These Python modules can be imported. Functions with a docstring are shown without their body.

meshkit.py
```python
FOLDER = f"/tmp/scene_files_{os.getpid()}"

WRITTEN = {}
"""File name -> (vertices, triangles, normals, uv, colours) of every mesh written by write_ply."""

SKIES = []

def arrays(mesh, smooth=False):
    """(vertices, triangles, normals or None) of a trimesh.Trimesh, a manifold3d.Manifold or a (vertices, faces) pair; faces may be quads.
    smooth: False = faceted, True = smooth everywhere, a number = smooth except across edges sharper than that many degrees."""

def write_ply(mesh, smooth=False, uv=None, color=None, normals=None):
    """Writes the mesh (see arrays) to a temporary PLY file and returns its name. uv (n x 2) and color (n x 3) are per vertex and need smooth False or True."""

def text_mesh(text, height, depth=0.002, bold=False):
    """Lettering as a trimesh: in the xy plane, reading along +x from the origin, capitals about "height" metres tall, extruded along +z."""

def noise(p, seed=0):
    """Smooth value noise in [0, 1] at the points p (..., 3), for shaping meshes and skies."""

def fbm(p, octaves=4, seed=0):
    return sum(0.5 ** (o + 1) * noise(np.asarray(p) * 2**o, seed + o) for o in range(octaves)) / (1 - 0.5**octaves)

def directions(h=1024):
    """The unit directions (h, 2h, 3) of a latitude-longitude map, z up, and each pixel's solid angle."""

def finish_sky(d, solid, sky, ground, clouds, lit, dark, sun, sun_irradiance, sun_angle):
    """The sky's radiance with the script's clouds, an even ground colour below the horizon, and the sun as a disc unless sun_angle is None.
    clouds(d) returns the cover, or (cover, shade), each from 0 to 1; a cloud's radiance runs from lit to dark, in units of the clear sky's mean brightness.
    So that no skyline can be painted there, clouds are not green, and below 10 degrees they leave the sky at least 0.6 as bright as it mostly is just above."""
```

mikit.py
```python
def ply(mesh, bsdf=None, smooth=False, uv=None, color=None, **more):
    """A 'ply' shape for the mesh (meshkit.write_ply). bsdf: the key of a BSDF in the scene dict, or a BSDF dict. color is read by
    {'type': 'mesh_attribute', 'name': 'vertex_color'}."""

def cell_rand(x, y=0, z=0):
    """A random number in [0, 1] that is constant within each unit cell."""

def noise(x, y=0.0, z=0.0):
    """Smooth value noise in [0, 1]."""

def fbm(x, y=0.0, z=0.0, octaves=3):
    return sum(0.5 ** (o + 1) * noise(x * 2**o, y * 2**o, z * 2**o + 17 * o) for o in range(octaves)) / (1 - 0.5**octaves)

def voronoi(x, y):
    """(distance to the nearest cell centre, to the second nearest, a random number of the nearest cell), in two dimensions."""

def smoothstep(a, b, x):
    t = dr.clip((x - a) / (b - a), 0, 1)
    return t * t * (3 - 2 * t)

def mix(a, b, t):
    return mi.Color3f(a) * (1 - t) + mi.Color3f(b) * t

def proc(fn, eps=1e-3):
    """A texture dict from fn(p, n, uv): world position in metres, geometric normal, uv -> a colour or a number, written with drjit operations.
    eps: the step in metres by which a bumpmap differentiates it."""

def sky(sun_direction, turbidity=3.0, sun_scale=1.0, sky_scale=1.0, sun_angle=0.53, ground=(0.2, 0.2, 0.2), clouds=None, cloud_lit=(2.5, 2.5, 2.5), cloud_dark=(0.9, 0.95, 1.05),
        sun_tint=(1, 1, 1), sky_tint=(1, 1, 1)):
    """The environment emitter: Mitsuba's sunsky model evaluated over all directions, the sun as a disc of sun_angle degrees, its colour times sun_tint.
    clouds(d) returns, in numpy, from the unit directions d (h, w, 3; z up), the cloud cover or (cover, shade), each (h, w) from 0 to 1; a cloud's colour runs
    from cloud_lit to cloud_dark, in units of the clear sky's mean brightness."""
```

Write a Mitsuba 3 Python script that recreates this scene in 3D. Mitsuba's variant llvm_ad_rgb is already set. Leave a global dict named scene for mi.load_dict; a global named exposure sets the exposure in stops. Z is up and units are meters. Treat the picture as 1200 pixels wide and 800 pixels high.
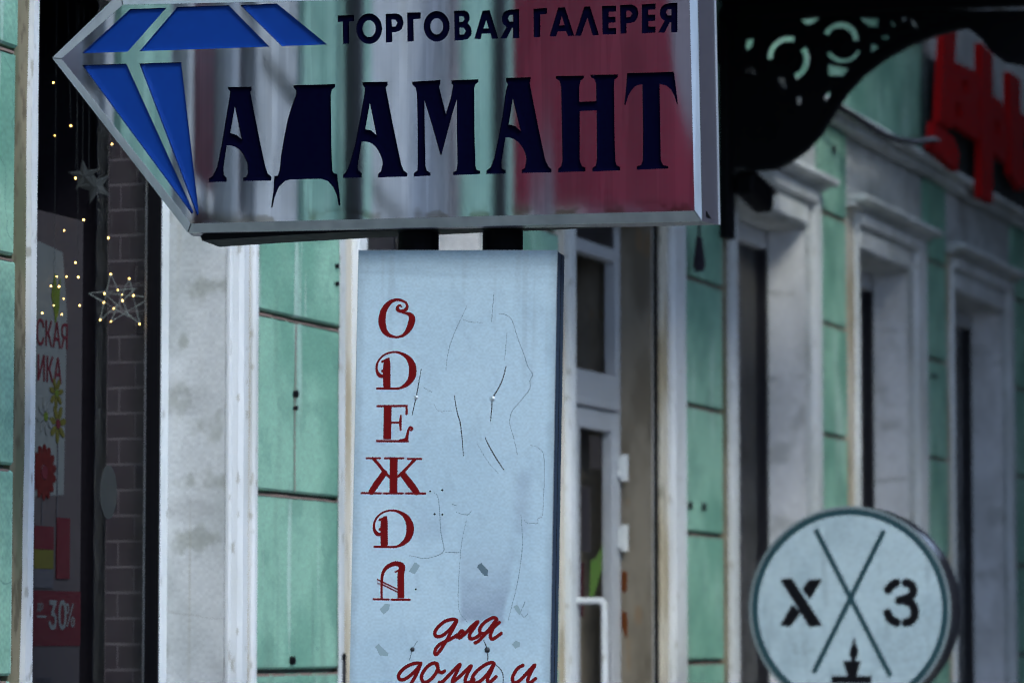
import math, random
import numpy as np
import trimesh
import shapely
from shapely.geometry import Polygon, LineString, Point, box as sbox
from shapely.ops import unary_union
import drjit as dr
import mitsuba as mi
import mikit, meshkit
from mikit import noise, fbm, smoothstep, mix, proc

random.seed(7)
rng = np.random.default_rng(7)
T = mi.ScalarTransform4f
scene, labels = {}, {}

# ---------------------------------------------------------------- camera, sky, exposure
EYE = [0.0, -3.93, 1.35]
FWD = np.array([0.9464965, 0.31310374, 0.07816917])
scene['camera'] = {
    'type': 'thinlens', 'fov': 15.530, 'fov_axis': 'x', 'near_clip': 0.1, 'far_clip': 400.0,
    'aperture_radius': 0.0115, 'focus_distance': 8.0,
    'to_world': T().look_at(origin=EYE, target=(np.array(EYE) + 10 * FWD).tolist(), up=[0, 0, 1]),
}
scene['sky_light'] = mikit.sky([-0.62, -0.55, 0.62], turbidity=3, sun_scale=0.22, sun_angle=16, clouds=lambda d: 1.0,
                               cloud_lit=(1.08, 1.46, 2.14), cloud_dark=(0.9, 0.95, 1.05), sun_tint=(0.72, 0.92, 1.2))
exposure = 3.13

# ---------------------------------------------------------------- helpers
def numbered(key, pool):
    if key not in pool:
        return key
    k = 1
    while f'{key}_{k:03d}' in pool:
        k += 1
    return f'{key}_{k:03d}'

roots = set()
def thing(name, label, category, group=None, kind=None):
    key = numbered(name, roots)
    roots.add(key)
    labels[key] = {'label': label, 'category': category}
    if group: labels[key]['group'] = group
    if kind: labels[key]['kind'] = kind
    return key

def struct(name, mesh, mat):
    scene[name] = mikit.ply(mesh, mat)
    labels[name] = {'kind': 'structure', 'label': name.replace('_', ' ')}
    roots.add(name)

def part(parent, name, mesh, mat, label=None, smooth=False, uv=None, kind=None, **more):
    key = numbered(parent + '__' + name, scene)
    if parent.startswith('shop_building'):
        mesh = mesh.copy(); mesh.apply_translation((0, 0.032, 0))      # the faces of the pilasters stand in the plane y = 0
    scene[key] = mikit.ply(mesh, mat, smooth, uv=uv, **more)
    if label or kind:
        labels[key] = {}
        if label: labels[key]['label'] = label
        if kind: labels[key]['kind'] = kind
    return key

def whole(key, mesh, mat, smooth=False, **more):
    scene[key] = mikit.ply(mesh, mat, smooth, **more)

def bx(x0, x1, y0, y1, z0, z1, c=0.0):
    x0, x1 = sorted((x0, x1)); y0, y1 = sorted((y0, y1)); z0, z1 = sorted((z0, z1))
    if c <= 0:
        m = trimesh.creation.box((x1 - x0, y1 - y0, z1 - z0))
        m.apply_translation(((x0 + x1) / 2, (y0 + y1) / 2, (z0 + z1) / 2))
        return m
    c = min(c, (x1 - x0) / 2.2, (y1 - y0) / 2.2, (z1 - z0) / 2.2)
    lo, hi = np.array([x0, y0, z0]), np.array([x1, y1, z1])
    pts = []
    for s in np.ndindex(2, 2, 2):
        corner = np.where(s, hi, lo); inner = np.where(s, hi - c, lo + c)
        for k in range(3):
            p = inner.copy(); p[k] = corner[k]; pts.append(p)
    return hull(pts)

def hull(pts):
    return trimesh.convex.convex_hull(np.asarray(pts, float))

def cat(*ms):
    return trimesh.util.concatenate([m for g in ms for m in (g if isinstance(g, (list, tuple)) else [g])])

def prism(poly, n0, n1):
    ms = [trimesh.creation.extrude_polygon(g, n1 - n0, engine='earcut') for g in getattr(poly, 'geoms', [poly]) if g.area > 1e-8]
    m = cat(ms); m.apply_translation((0, 0, n0))
    return m

def poly(rings):
    p = Polygon(rings[0]).buffer(0)
    for h in rings[1:]:
        p = p.difference(Polygon(h).buffer(0))
    return p

def stroke(pts):
    """A line whose half width is the third number of each point."""
    out = []
    if len(pts) == 2 and abs(pts[0][2] - pts[1][2]) < .0008 and pts[0][2] > .0045:      # a stem, cut square
        return LineString([p[:2] for p in pts]).buffer((pts[0][2] + pts[1][2]) / 2, cap_style='flat')
    for a, b in zip(pts[:-1], pts[1:]):
        A, B = Point(a[:2]).buffer(a[2], 10), Point(b[:2]).buffer(b[2], 10)
        out.append(A.union(B).convex_hull)
    return unary_union(out)

def spline(pts, n=6):
    """Catmull-Rom through the points, so that strokes bend smoothly."""
    P = np.asarray(pts, float)
    if len(P) < 3: return pts
    Q = np.vstack([2 * P[0] - P[1], P, 2 * P[-1] - P[-2]])
    out = []
    for i in range(1, len(Q) - 2):
        for t in np.arange(n) / n:
            a, b, c, d = Q[i - 1:i + 3]
            out.append(0.5 * (2 * b + (c - a) * t + (2 * a - 5 * b + 4 * c - d) * t * t + (3 * b - a - 3 * c + d) * t ** 3))
    out.append(P[-1])
    out = np.array(out); out[:, 2:] = np.maximum(out[:, 2:], P[:, 2:].min() * 0.7) if out.shape[1] > 2 else out[:, 2:]
    return [tuple(r) for r in out]

class Frame:
    """A local frame on a sign: u to the right, v up, n out of its face."""
    def __init__(s, O, u, v, n):
        s.M = np.eye(4); s.M[:3, 0], s.M[:3, 1], s.M[:3, 2], s.M[:3, 3] = u, v, n, O
    def __call__(s, m):
        m = m.copy(); m.apply_transform(s.M); return m
    def uvs(s, m):
        """(mesh in the world, its local u v as texture coordinates)"""
        m = trimesh.Trimesh(m.vertices, m.faces, process=False)
        uv = np.array(m.vertices)[:, :2] * 1.0
        m.apply_transform(s.M); return m, uv
    def pt(s, u, v, n=0.0):
        return (s.M @ np.array([u, v, n, 1.0]))[:3]

def xz(poly, y0, y1):
    """A polygon drawn in (x, z), from y0 to y1."""
    m = prism(poly, 0, abs(y1 - y0))
    v = np.array(m.vertices)
    m = trimesh.Trimesh(np.stack([v[:, 0], max(y0, y1) - v[:, 2], v[:, 1]], 1), m.faces, process=False)
    return m

def tube(path, r, sides=8):
    path = np.asarray(path, float); out = []
    for a, b in zip(path[:-1], path[1:]):
        out.append(trimesh.creation.cylinder(radius=r, segment=[a, b], sections=sides))
    out += [trimesh.creation.icosphere(subdivisions=1, radius=r * 1.0) for _ in path[1:-1]]
    for m, p in zip(out[len(path) - 1:], path[1:-1]): m.apply_translation(p)
    return cat(out)

def text(s, h, depth=0.001, bold=False):
    m = meshkit.text_mesh(s, h, depth, bold); return m

def upright(m, x, y, z, sx=1.0, face=-1):
    """Lettering stood upright in a plane y = const, reading along +x, facing -y."""
    v = np.array(m.vertices)
    return trimesh.Trimesh(np.stack([x + v[:, 0] * sx, y - v[:, 2], z + v[:, 1]], 1), m.faces, process=False)

# ---------------------------------------------------------------- materials
def rgb(*c): return {'type': 'rgb', 'value': list(c)}
def two(b): return {'type': 'twosided', 'bsdf': b}
def bump(b, fn, scale, eps=1e-3): return {'type': 'bumpmap', 'bsdf': b, 'texture': proc(fn, eps), 'scale': scale}
def rough(color, r=0.6, spec=0.4): return {'type': 'principled', 'base_color': color, 'roughness': r, 'specular': spec}

def grain(p, k=170.0, a=0.22):
    return 1 - a / 2 + a * noise(p.x * k, p.y * k, p.z * k)

def plaster_green(p, n, uv):
    a = fbm(p.x * 3.1, p.y * 3, p.z * 2.3, 4)
    b = fbm(p.x * 9 + fbm(p.x * 30, p.z * 30, 1.0, 2), p.y * 9, p.z * 7, 5)
    run = fbm(p.x * 26, 3.3, p.z * 1.3, 3)
    c = mix((0.305, 0.54, 0.41), (0.185, 0.39, 0.29), smoothstep(0.38, 0.68, a))
    c = mix(c, (0.12, 0.27, 0.21), 0.42 * smoothstep(0.45, 0.8, b))
    c = mix(c, (0.60, 0.72, 0.66), 0.5 * smoothstep(0.62, 0.74, run))
    c = mix(c, (0.16, 0.26, 0.20), 0.45 * smoothstep(0.60, 0.78, fbm(p.x * 14 + 9, 1.3, p.z * 0.9, 3)))
    hair = dr.abs(fbm(p.x * 5, p.z * 5, 2.2, 3) - 0.5)
    c = mix(c, (0.09, 0.17, 0.14), 0.45 * (1 - smoothstep(0.0, 0.006, hair)) * smoothstep(0.5, 0.62, fbm(p.x * 2, 7.0, p.z * 2, 2)))
    return c * grain(p, 120.0, 0.26)

def plaster_white(p, n, uv):
    a = fbm(p.x * 4, p.y * 5, p.z * 3, 4)
    b = fbm(p.x * 19, p.y * 19, p.z * 13, 3)
    c = mix((0.60, 0.61, 0.61), (0.44, 0.455, 0.45), smoothstep(0.36, 0.7, a))
    c = mix(c, (0.30, 0.31, 0.27), 0.6 * smoothstep(0.56, 0.78, b))
    c = mix(c, (0.33, 0.33, 0.32), 0.4 * smoothstep(0.58, 0.76, fbm(p.x * 2.3, p.y * 4, p.z * 6.5, 4)))
    hair = dr.abs(fbm(p.x * 4, p.y * 4 + 3, p.z * 4, 3) - 0.5)
    c = mix(c, (0.22, 0.21, 0.18), 0.4 * (1 - smoothstep(0.0, 0.007, hair)) * smoothstep(0.52, 0.6, noise(p.x * 2, p.y * 2, p.z * 2 + 4)))
    c = mix(c, (0.33, 0.29, 0.20), 0.35 * smoothstep(0.64, 0.76, fbm(p.x * 9, p.y * 30, p.z * 0.8, 3)))
    return c * grain(p, 120.0, 0.26)

def paint_white(p, n, uv):
    a = fbm(p.x * 9, p.y * 9, p.z * 2, 3)
    b = fbm(p.x * 60, p.y * 60, p.z * 22, 2)
    c = mix((0.76, 0.77, 0.78), (0.62, 0.63, 0.62), smoothstep(0.4, 0.7, a))
    return mix(c, (0.33, 0.30, 0.24), 0.6 * smoothstep(0.68, 0.84, b))

def jamb_white(p, n, uv):
    a = fbm(p.x * 4, p.y * 8, p.z * 3, 4)
    course = dr.abs(p.z * 2.7 + 0.25 + 0.06 * noise(p.y * 20, p.z * 4, p.x) - dr.floor(p.z * 2.7 + 0.75 + 0.06 * noise(p.y * 20, p.z * 4, p.x)) + 0.0)
    c = mix((0.80, 0.79, 0.80), (0.66, 0.65, 0.65), smoothstep(0.35, 0.65, a))
    c = mix(c, (0.36, 0.35, 0.33), 0.6 * (1 - smoothstep(0.0, 0.05, course)) * smoothstep(0.40, 0.62, fbm(p.y * 9, p.x * 3, p.z * 5, 3)))
    return mix(c, (0.36, 0.36, 0.34), 0.55 * smoothstep(0.58, 0.76, fbm(p.x * 3, p.y * 7, p.z * 6.5, 4))) * grain(p, 120.0, 0.2)

def cream_dirty(p, n, uv):
    a = fbm(p.x * 8, p.y * 8, p.z * 2.5, 4)
    b = fbm(p.x * 30, p.y * 30, p.z * 9, 3)
    c = mix((0.66, 0.60, 0.50), (0.45, 0.37, 0.25), smoothstep(0.4, 0.68, a))
    return mix(c, (0.20, 0.17, 0.10), 0.6 * smoothstep(0.58, 0.8, b))

def moss_dirty(p, n, uv):
    a = fbm(p.x * 12, p.y * 12, p.z * 3, 4)
    b = fbm(p.x * 40, p.y * 40, p.z * 16, 3)
    c = mix((0.25, 0.215, 0.145), (0.15, 0.155, 0.095), smoothstep(0.4, 0.65, a))
    c = mix(c, (0.10, 0.075, 0.05), 0.7 * smoothstep(0.5, 0.72, b))
    return c

def beige_reveal(p, n, uv):
    a = fbm(p.x * 10, p.y * 14, p.z * 4, 4)
    b = fbm(p.x * 20, p.y * 24, p.z * 7, 2)
    c = mix((0.24, 0.205, 0.16), (0.155, 0.13, 0.098), smoothstep(0.38, 0.7, a))
    return mix(c, (0.24, 0.15, 0.08), 0.6 * smoothstep(0.68, 0.78, b))

def grit(p, n, uv): return fbm(p.x * 90, p.y * 90, p.z * 90, 3)
def undul(p, n, uv): return 0.6 * fbm(p.x * 7, p.y * 7, p.z * 7, 3) + 0.4 * fbm(p.x * 60, p.y * 60, p.z * 60, 2)

def steel_tone(p, n, uv):
    s = fbm(uv.x * 260, uv.y * 2.5, 1.0, 3)
    a = fbm(uv.x * 9, uv.y * 3.0, 5.0, 4)
    c = mix((0.50, 0.51, 0.535), (0.58, 0.59, 0.615), s)
    c = mix(c, (0.42, 0.43, 0.45), 0.6 * smoothstep(0.48, 0.70, a))
    c = mix(c, (0.74, 0.75, 0.77), 0.4 * smoothstep(0.66, 0.72, fbm(uv.x * 34, uv.y * 1.4, 8.0, 3)))
    c = mix(c, (0.34, 0.34, 0.35), 0.3 * smoothstep(0.68, 0.80, fbm(uv.x * 48, uv.y * 2.0, 11.0, 3)))
    low = 1 - smoothstep(-0.229, -0.195, uv.y)
    c = mix(c, (0.22, 0.19, 0.14), 0.75 * low * smoothstep(0.50, 0.66, fbm(uv.x * 22, uv.y * 30, 3.0, 3)))
    return c
def panel_tone(p, n, uv):
    """Bleached light blue sheet: scuffs, grime near the top edge and grey ghosts of removed stickers."""
    a = fbm(uv.x * 7, uv.y * 7, 1.0, 4)
    c = mix((0.42, 0.525, 0.60), (0.365, 0.47, 0.55), smoothstep(0.35, 0.7, a) * 0.7)
    c = mix(c, (0.25, 0.33, 0.40), 0.75 * smoothstep(0.385, 0.447, uv.y + 0.03 * fbm(uv.x * 9, uv.y * 120, 2.0, 3)))
    sc = smoothstep(0.60, 0.75, fbm(uv.x * 40 + uv.y * 12, uv.y * 16, 3.0, 3))
    c = mix(c, (0.24, 0.31, 0.38), 0.12 * sc)
    rag = 0.012 * (fbm(uv.x * 26, uv.y * 26, 6.0, 3) - 0.5)
    x, y = uv.x + rag, uv.y - rag
    box = lambda x0, x1, y0, y1, f: smoothstep(x0, x0 + f, x) * (1 - smoothstep(x1 - f, x1, x)) * smoothstep(y0, y0 + f, y) * (1 - smoothstep(y1 - f, y1, y))
    g = 0.62 * box(0.010, 0.118 + 0.15 * (uv.y + 0.33), -0.345, -0.10, 0.014) * (1 - smoothstep(-0.33, -0.13, y))
    g = dr.maximum(g, 0.45 * box(0.075, 0.125, -0.335, -0.20, 0.035))
    g = dr.maximum(g, 0.34 * box(0.115, 0.178, -0.17, -0.005, 0.030))
    g = dr.maximum(g, 0.18 * box(-0.10, -0.005, -0.178, -0.06, 0.030) * (1 - smoothstep(-0.16, -0.07, y)))
    c = mix(c, (0.20, 0.235, 0.32), g * (0.55 + 0.7 * fbm(uv.x * 18 + 3 * uv.y, uv.y * 50, 1.0, 3)))
    run = smoothstep(0.60, 0.78, fbm(uv.x * 55, uv.y * 2.2, 7.0, 3))
    c = mix(c, (0.27, 0.32, 0.36), 0.28 * run * smoothstep(-0.1, 0.45, uv.y))
    edge = 1 - smoothstep(0.0, 0.02, 0.2104 - dr.abs(uv.x + 0.003) + 0.012 * (fbm(uv.x * 10, uv.y * 30, 2.0, 3) - 0.3))
    c = mix(c, (0.24, 0.29, 0.33), 0.4 * edge)
    return c * grain(p, 260.0, 0.16)
def panel_wave(p, n, uv): return fbm(uv.x * 5, uv.y * 4, 3.0, 2)

def brick_tone(p, n, uv):
    return mix((0.032, 0.020, 0.030), (0.022, 0.014, 0.022), fbm(p.y * 20, p.z * 20, p.x * 3, 3))
def pavement(p, n, uv):
    return mix((0.20, 0.20, 0.20), (0.13, 0.13, 0.125), fbm(p.x * 1.7, p.y * 1.7, 0, 4))
def asphalt(p, n, uv):
    return mix((0.055, 0.055, 0.057), (0.035, 0.035, 0.036), fbm(p.x * 3, p.y * 3, 0, 4))
def facade_far(p, n, uv):
    return mix((0.085, 0.072, 0.068), (0.055, 0.048, 0.048), fbm(p.x * 0.9, p.y * 0.9, p.z * 0.6, 4))
def alu_tone(p, n, uv):
    return mix((0.52, 0.53, 0.56), (0.42, 0.43, 0.45), fbm(p.x * 6, p.y * 6, p.z * 2.5, 3))
def rim_steel(p, n, uv):
    return mix((0.55, 0.58, 0.60), (0.35, 0.38, 0.40), fbm(p.x * 40, p.y * 40, p.z * 9, 3))
def red_vinyl(p, n, uv):
    return mix((0.15, 0.002, 0.003), (0.125, 0.002, 0.003), fbm(p.x * 60, p.y * 60, p.z * 60, 3))
def banner_red(p, n, uv):
    c = mix((0.46, 0.014, 0.055), (0.30, 0.010, 0.038), fbm(p.y * 6, p.z * 0.8, 0, 3))
    return mix(c, (0.42, 0.40, 0.42), 0.8 * smoothstep(0.62, 0.72, fbm(p.y * 5, p.z * 0.35, 4.0, 2)))
def flower(p, n, uv):
    return mix((0.055, 0.003, 0.003), (0.035, 0.0015, 0.002), fbm(p.x * 60, 0, p.z * 60, 2))

def sign_face(p, n, uv):
    a = fbm(p.y * 9, p.z * 7, 1.0, 4)
    c = mix((0.45, 0.54, 0.58), (0.385, 0.47, 0.51), smoothstep(0.4, 0.7, a))
    c = mix(c, (0.25, 0.30, 0.32), 0.35 * smoothstep(0.62, 0.8, fbm(p.y * 34, p.z * 5, 3.0, 3)))
    return c * grain(p, 90.0, 0.2)
def leaf_tone(p, n, uv):
    return mix((0.035, 0.065, 0.022), (0.07, 0.10, 0.035), noise(p.x * 6, p.y * 6, p.z * 6))
def bark(p, n, uv):
    return mix((0.10, 0.08, 0.06), (0.05, 0.04, 0.032), fbm(p.x * 25, p.y * 25, p.z * 4, 3))

MAT = {
    'm_leaf': two(rough(proc(leaf_tone), 0.7, 0.2)),
    'm_bark': two(rough(proc(bark), 0.9, 0.1)),
    'm_green': two(bump(rough(proc(plaster_green), 0.75, 0.25), undul, 0.006, 2e-3)),
    'm_white_plaster': two(bump(rough(proc(plaster_white), 0.8, 0.2), undul, 0.005, 2e-3)),
    'm_jamb_white': two(bump(rough(proc(jamb_white), 0.7, 0.25), undul, 0.005, 2e-3)),
    'm_white_paint': two(rough(proc(paint_white), 0.55, 0.35)),
    'm_cream': two(bump(rough(proc(cream_dirty), 0.8, 0.2), undul, 0.004, 2e-3)),
    'm_moss': two(bump(rough(proc(moss_dirty), 0.9, 0.15), undul, 0.006, 2e-3)),
    'm_beige': two(bump(rough(proc(beige_reveal), 0.85, 0.15), undul, 0.004, 2e-3)),
    'm_groove': two(rough(rgb(0.07, 0.085, 0.075), 0.95, 0.1)),
    'm_crack_pink': two(rough(rgb(0.27, 0.19, 0.165), 0.9, 0.1)),
    'm_iron': two(rough(rgb(0.005, 0.005, 0.007), 0.6, 0.12)),
    'm_black': two(rough(rgb(0.005, 0.005, 0.007), 0.6, 0.12)),
    'm_dark_frame': two(rough(rgb(0.022, 0.021, 0.025), 0.4, 0.4)),
    'm_alu': two(rough(proc(alu_tone), 0.42, 0.5)),
    'm_chrome': two({'type': 'principled', 'base_color': rgb(0.75, 0.76, 0.78), 'roughness': 0.22, 'metallic': 1.0}),
    'm_rust': two(rough(rgb(0.12, 0.036, 0.011), 0.9, 0.1)),
    'm_glass': {'type': 'thindielectric', 'int_ior': 1.07},
    'm_steel': two({'type': 'blendbsdf', 'weight': 0.045,
                    'polished': {'type': 'roughconductor', 'distribution': 'beckmann', 'specular_reflectance': proc(steel_tone), 'material': 'none', 'alpha_u': 0.0006, 'alpha_v': 0.003},
                    'brushed': {'type': 'roughconductor', 'distribution': 'ggx', 'specular_reflectance': proc(steel_tone), 'material': 'none', 'alpha_u': 0.22, 'alpha_v': 0.10}}),
    'm_steel_rim': two({'type': 'principled', 'base_color': proc(rim_steel), 'roughness': 0.36, 'metallic': 0.85}),
    'm_steel_dark': two({'type': 'principled', 'base_color': rgb(0.20, 0.19, 0.24), 'roughness': 0.4, 'metallic': 0.7}),
    'm_blue': two(rough(rgb(0.001, 0.030, 0.20), 0.5, 0.12)),
    'm_navy': two({'type': 'diffuse', 'reflectance': rgb(0.0015, 0.0015, 0.011)}),
    'm_panel': two(bump({'type': 'principled', 'base_color': proc(panel_tone), 'roughness': 0.5, 'specular': 0.35}, panel_wave, 0.003, 4e-3)),
    'm_panel_side': two(rough(rgb(0.03, 0.048, 0.08), 0.45, 0.4)),
    'm_red': two(rough(proc(red_vinyl), 0.6, 0.12)),
    'm_red_letter': two(rough(rgb(0.32, 0.002, 0.003), 0.6, 0.08)),
    'm_scratch': two(rough(rgb(0.06, 0.08, 0.105), 0.7, 0.2)),
    'm_scratch_faint': two(rough(rgb(0.16, 0.21, 0.26), 0.7, 0.2)),
    'm_tape': two(rough(rgb(0.25, 0.33, 0.37), 0.6, 0.2)),
    'm_tape_dark': two(rough(rgb(0.10, 0.145, 0.18), 0.6, 0.2)),
    'm_sign_face': two(rough(proc(sign_face), 0.4, 0.35)),
    'm_teal': two(rough(rgb(0.018, 0.055, 0.068), 0.4, 0.4)),
    'm_gloss_black': two({'type': 'principled', 'base_color': rgb(0.012, 0.012, 0.016), 'roughness': 0.16, 'specular': 0.6}),
    'm_brick': two(rough(proc(brick_tone), 0.8, 0.2)),
    'm_mortar': two(rough(rgb(0.10, 0.085, 0.10), 0.9, 0.1)),
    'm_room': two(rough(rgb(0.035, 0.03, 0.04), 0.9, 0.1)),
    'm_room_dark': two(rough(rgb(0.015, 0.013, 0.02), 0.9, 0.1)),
    'm_paper': two(rough(rgb(0.085, 0.095, 0.10), 0.8, 0.2)),
    'm_paper_grey': two(rough(rgb(0.040, 0.034, 0.038), 0.8, 0.2)),
    'm_poster_red': two(rough(rgb(0.045, 0.001, 0.006), 0.6, 0.3)),
    'm_ink_maroon': two(rough(rgb(0.055, 0.006, 0.012), 0.7, 0.2)),
    'm_ink': two(rough(rgb(0.04, 0.04, 0.05), 0.7, 0.2)),
    'm_flower': two(rough(proc(flower), 0.7, 0.2)),
    'm_yellow': two(rough(rgb(0.055, 0.052, 0.009), 0.7, 0.2)),
    'm_lime': two(rough(rgb(0.05, 0.075, 0.009), 0.7, 0.2)),
    'm_leaf_green': two(rough(rgb(0.09, 0.19, 0.03), 0.7, 0.2)),
    'm_wire': two(rough(rgb(0.16, 0.18, 0.175), 0.5, 0.3)),
    'm_wire_dim': two(rough(rgb(0.032, 0.036, 0.038), 0.8, 0.1)),
    'm_pave': two(rough(proc(pavement), 0.85, 0.2)),
    'm_asphalt': two(rough(proc(asphalt), 0.9, 0.2)),
    'm_rear_wall': two(rough(rgb(0.24, 0.25, 0.26), 0.9, 0.1)),
    'm_far_wall': two(rough(proc(facade_far), 0.9, 0.15)),
    'm_banner': two(rough(proc(banner_red), 0.7, 0.2)),
    'm_board_dark': two(rough(rgb(0.035, 0.045, 0.045), 0.6, 0.3)),
}
scene.update(MAT)

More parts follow.
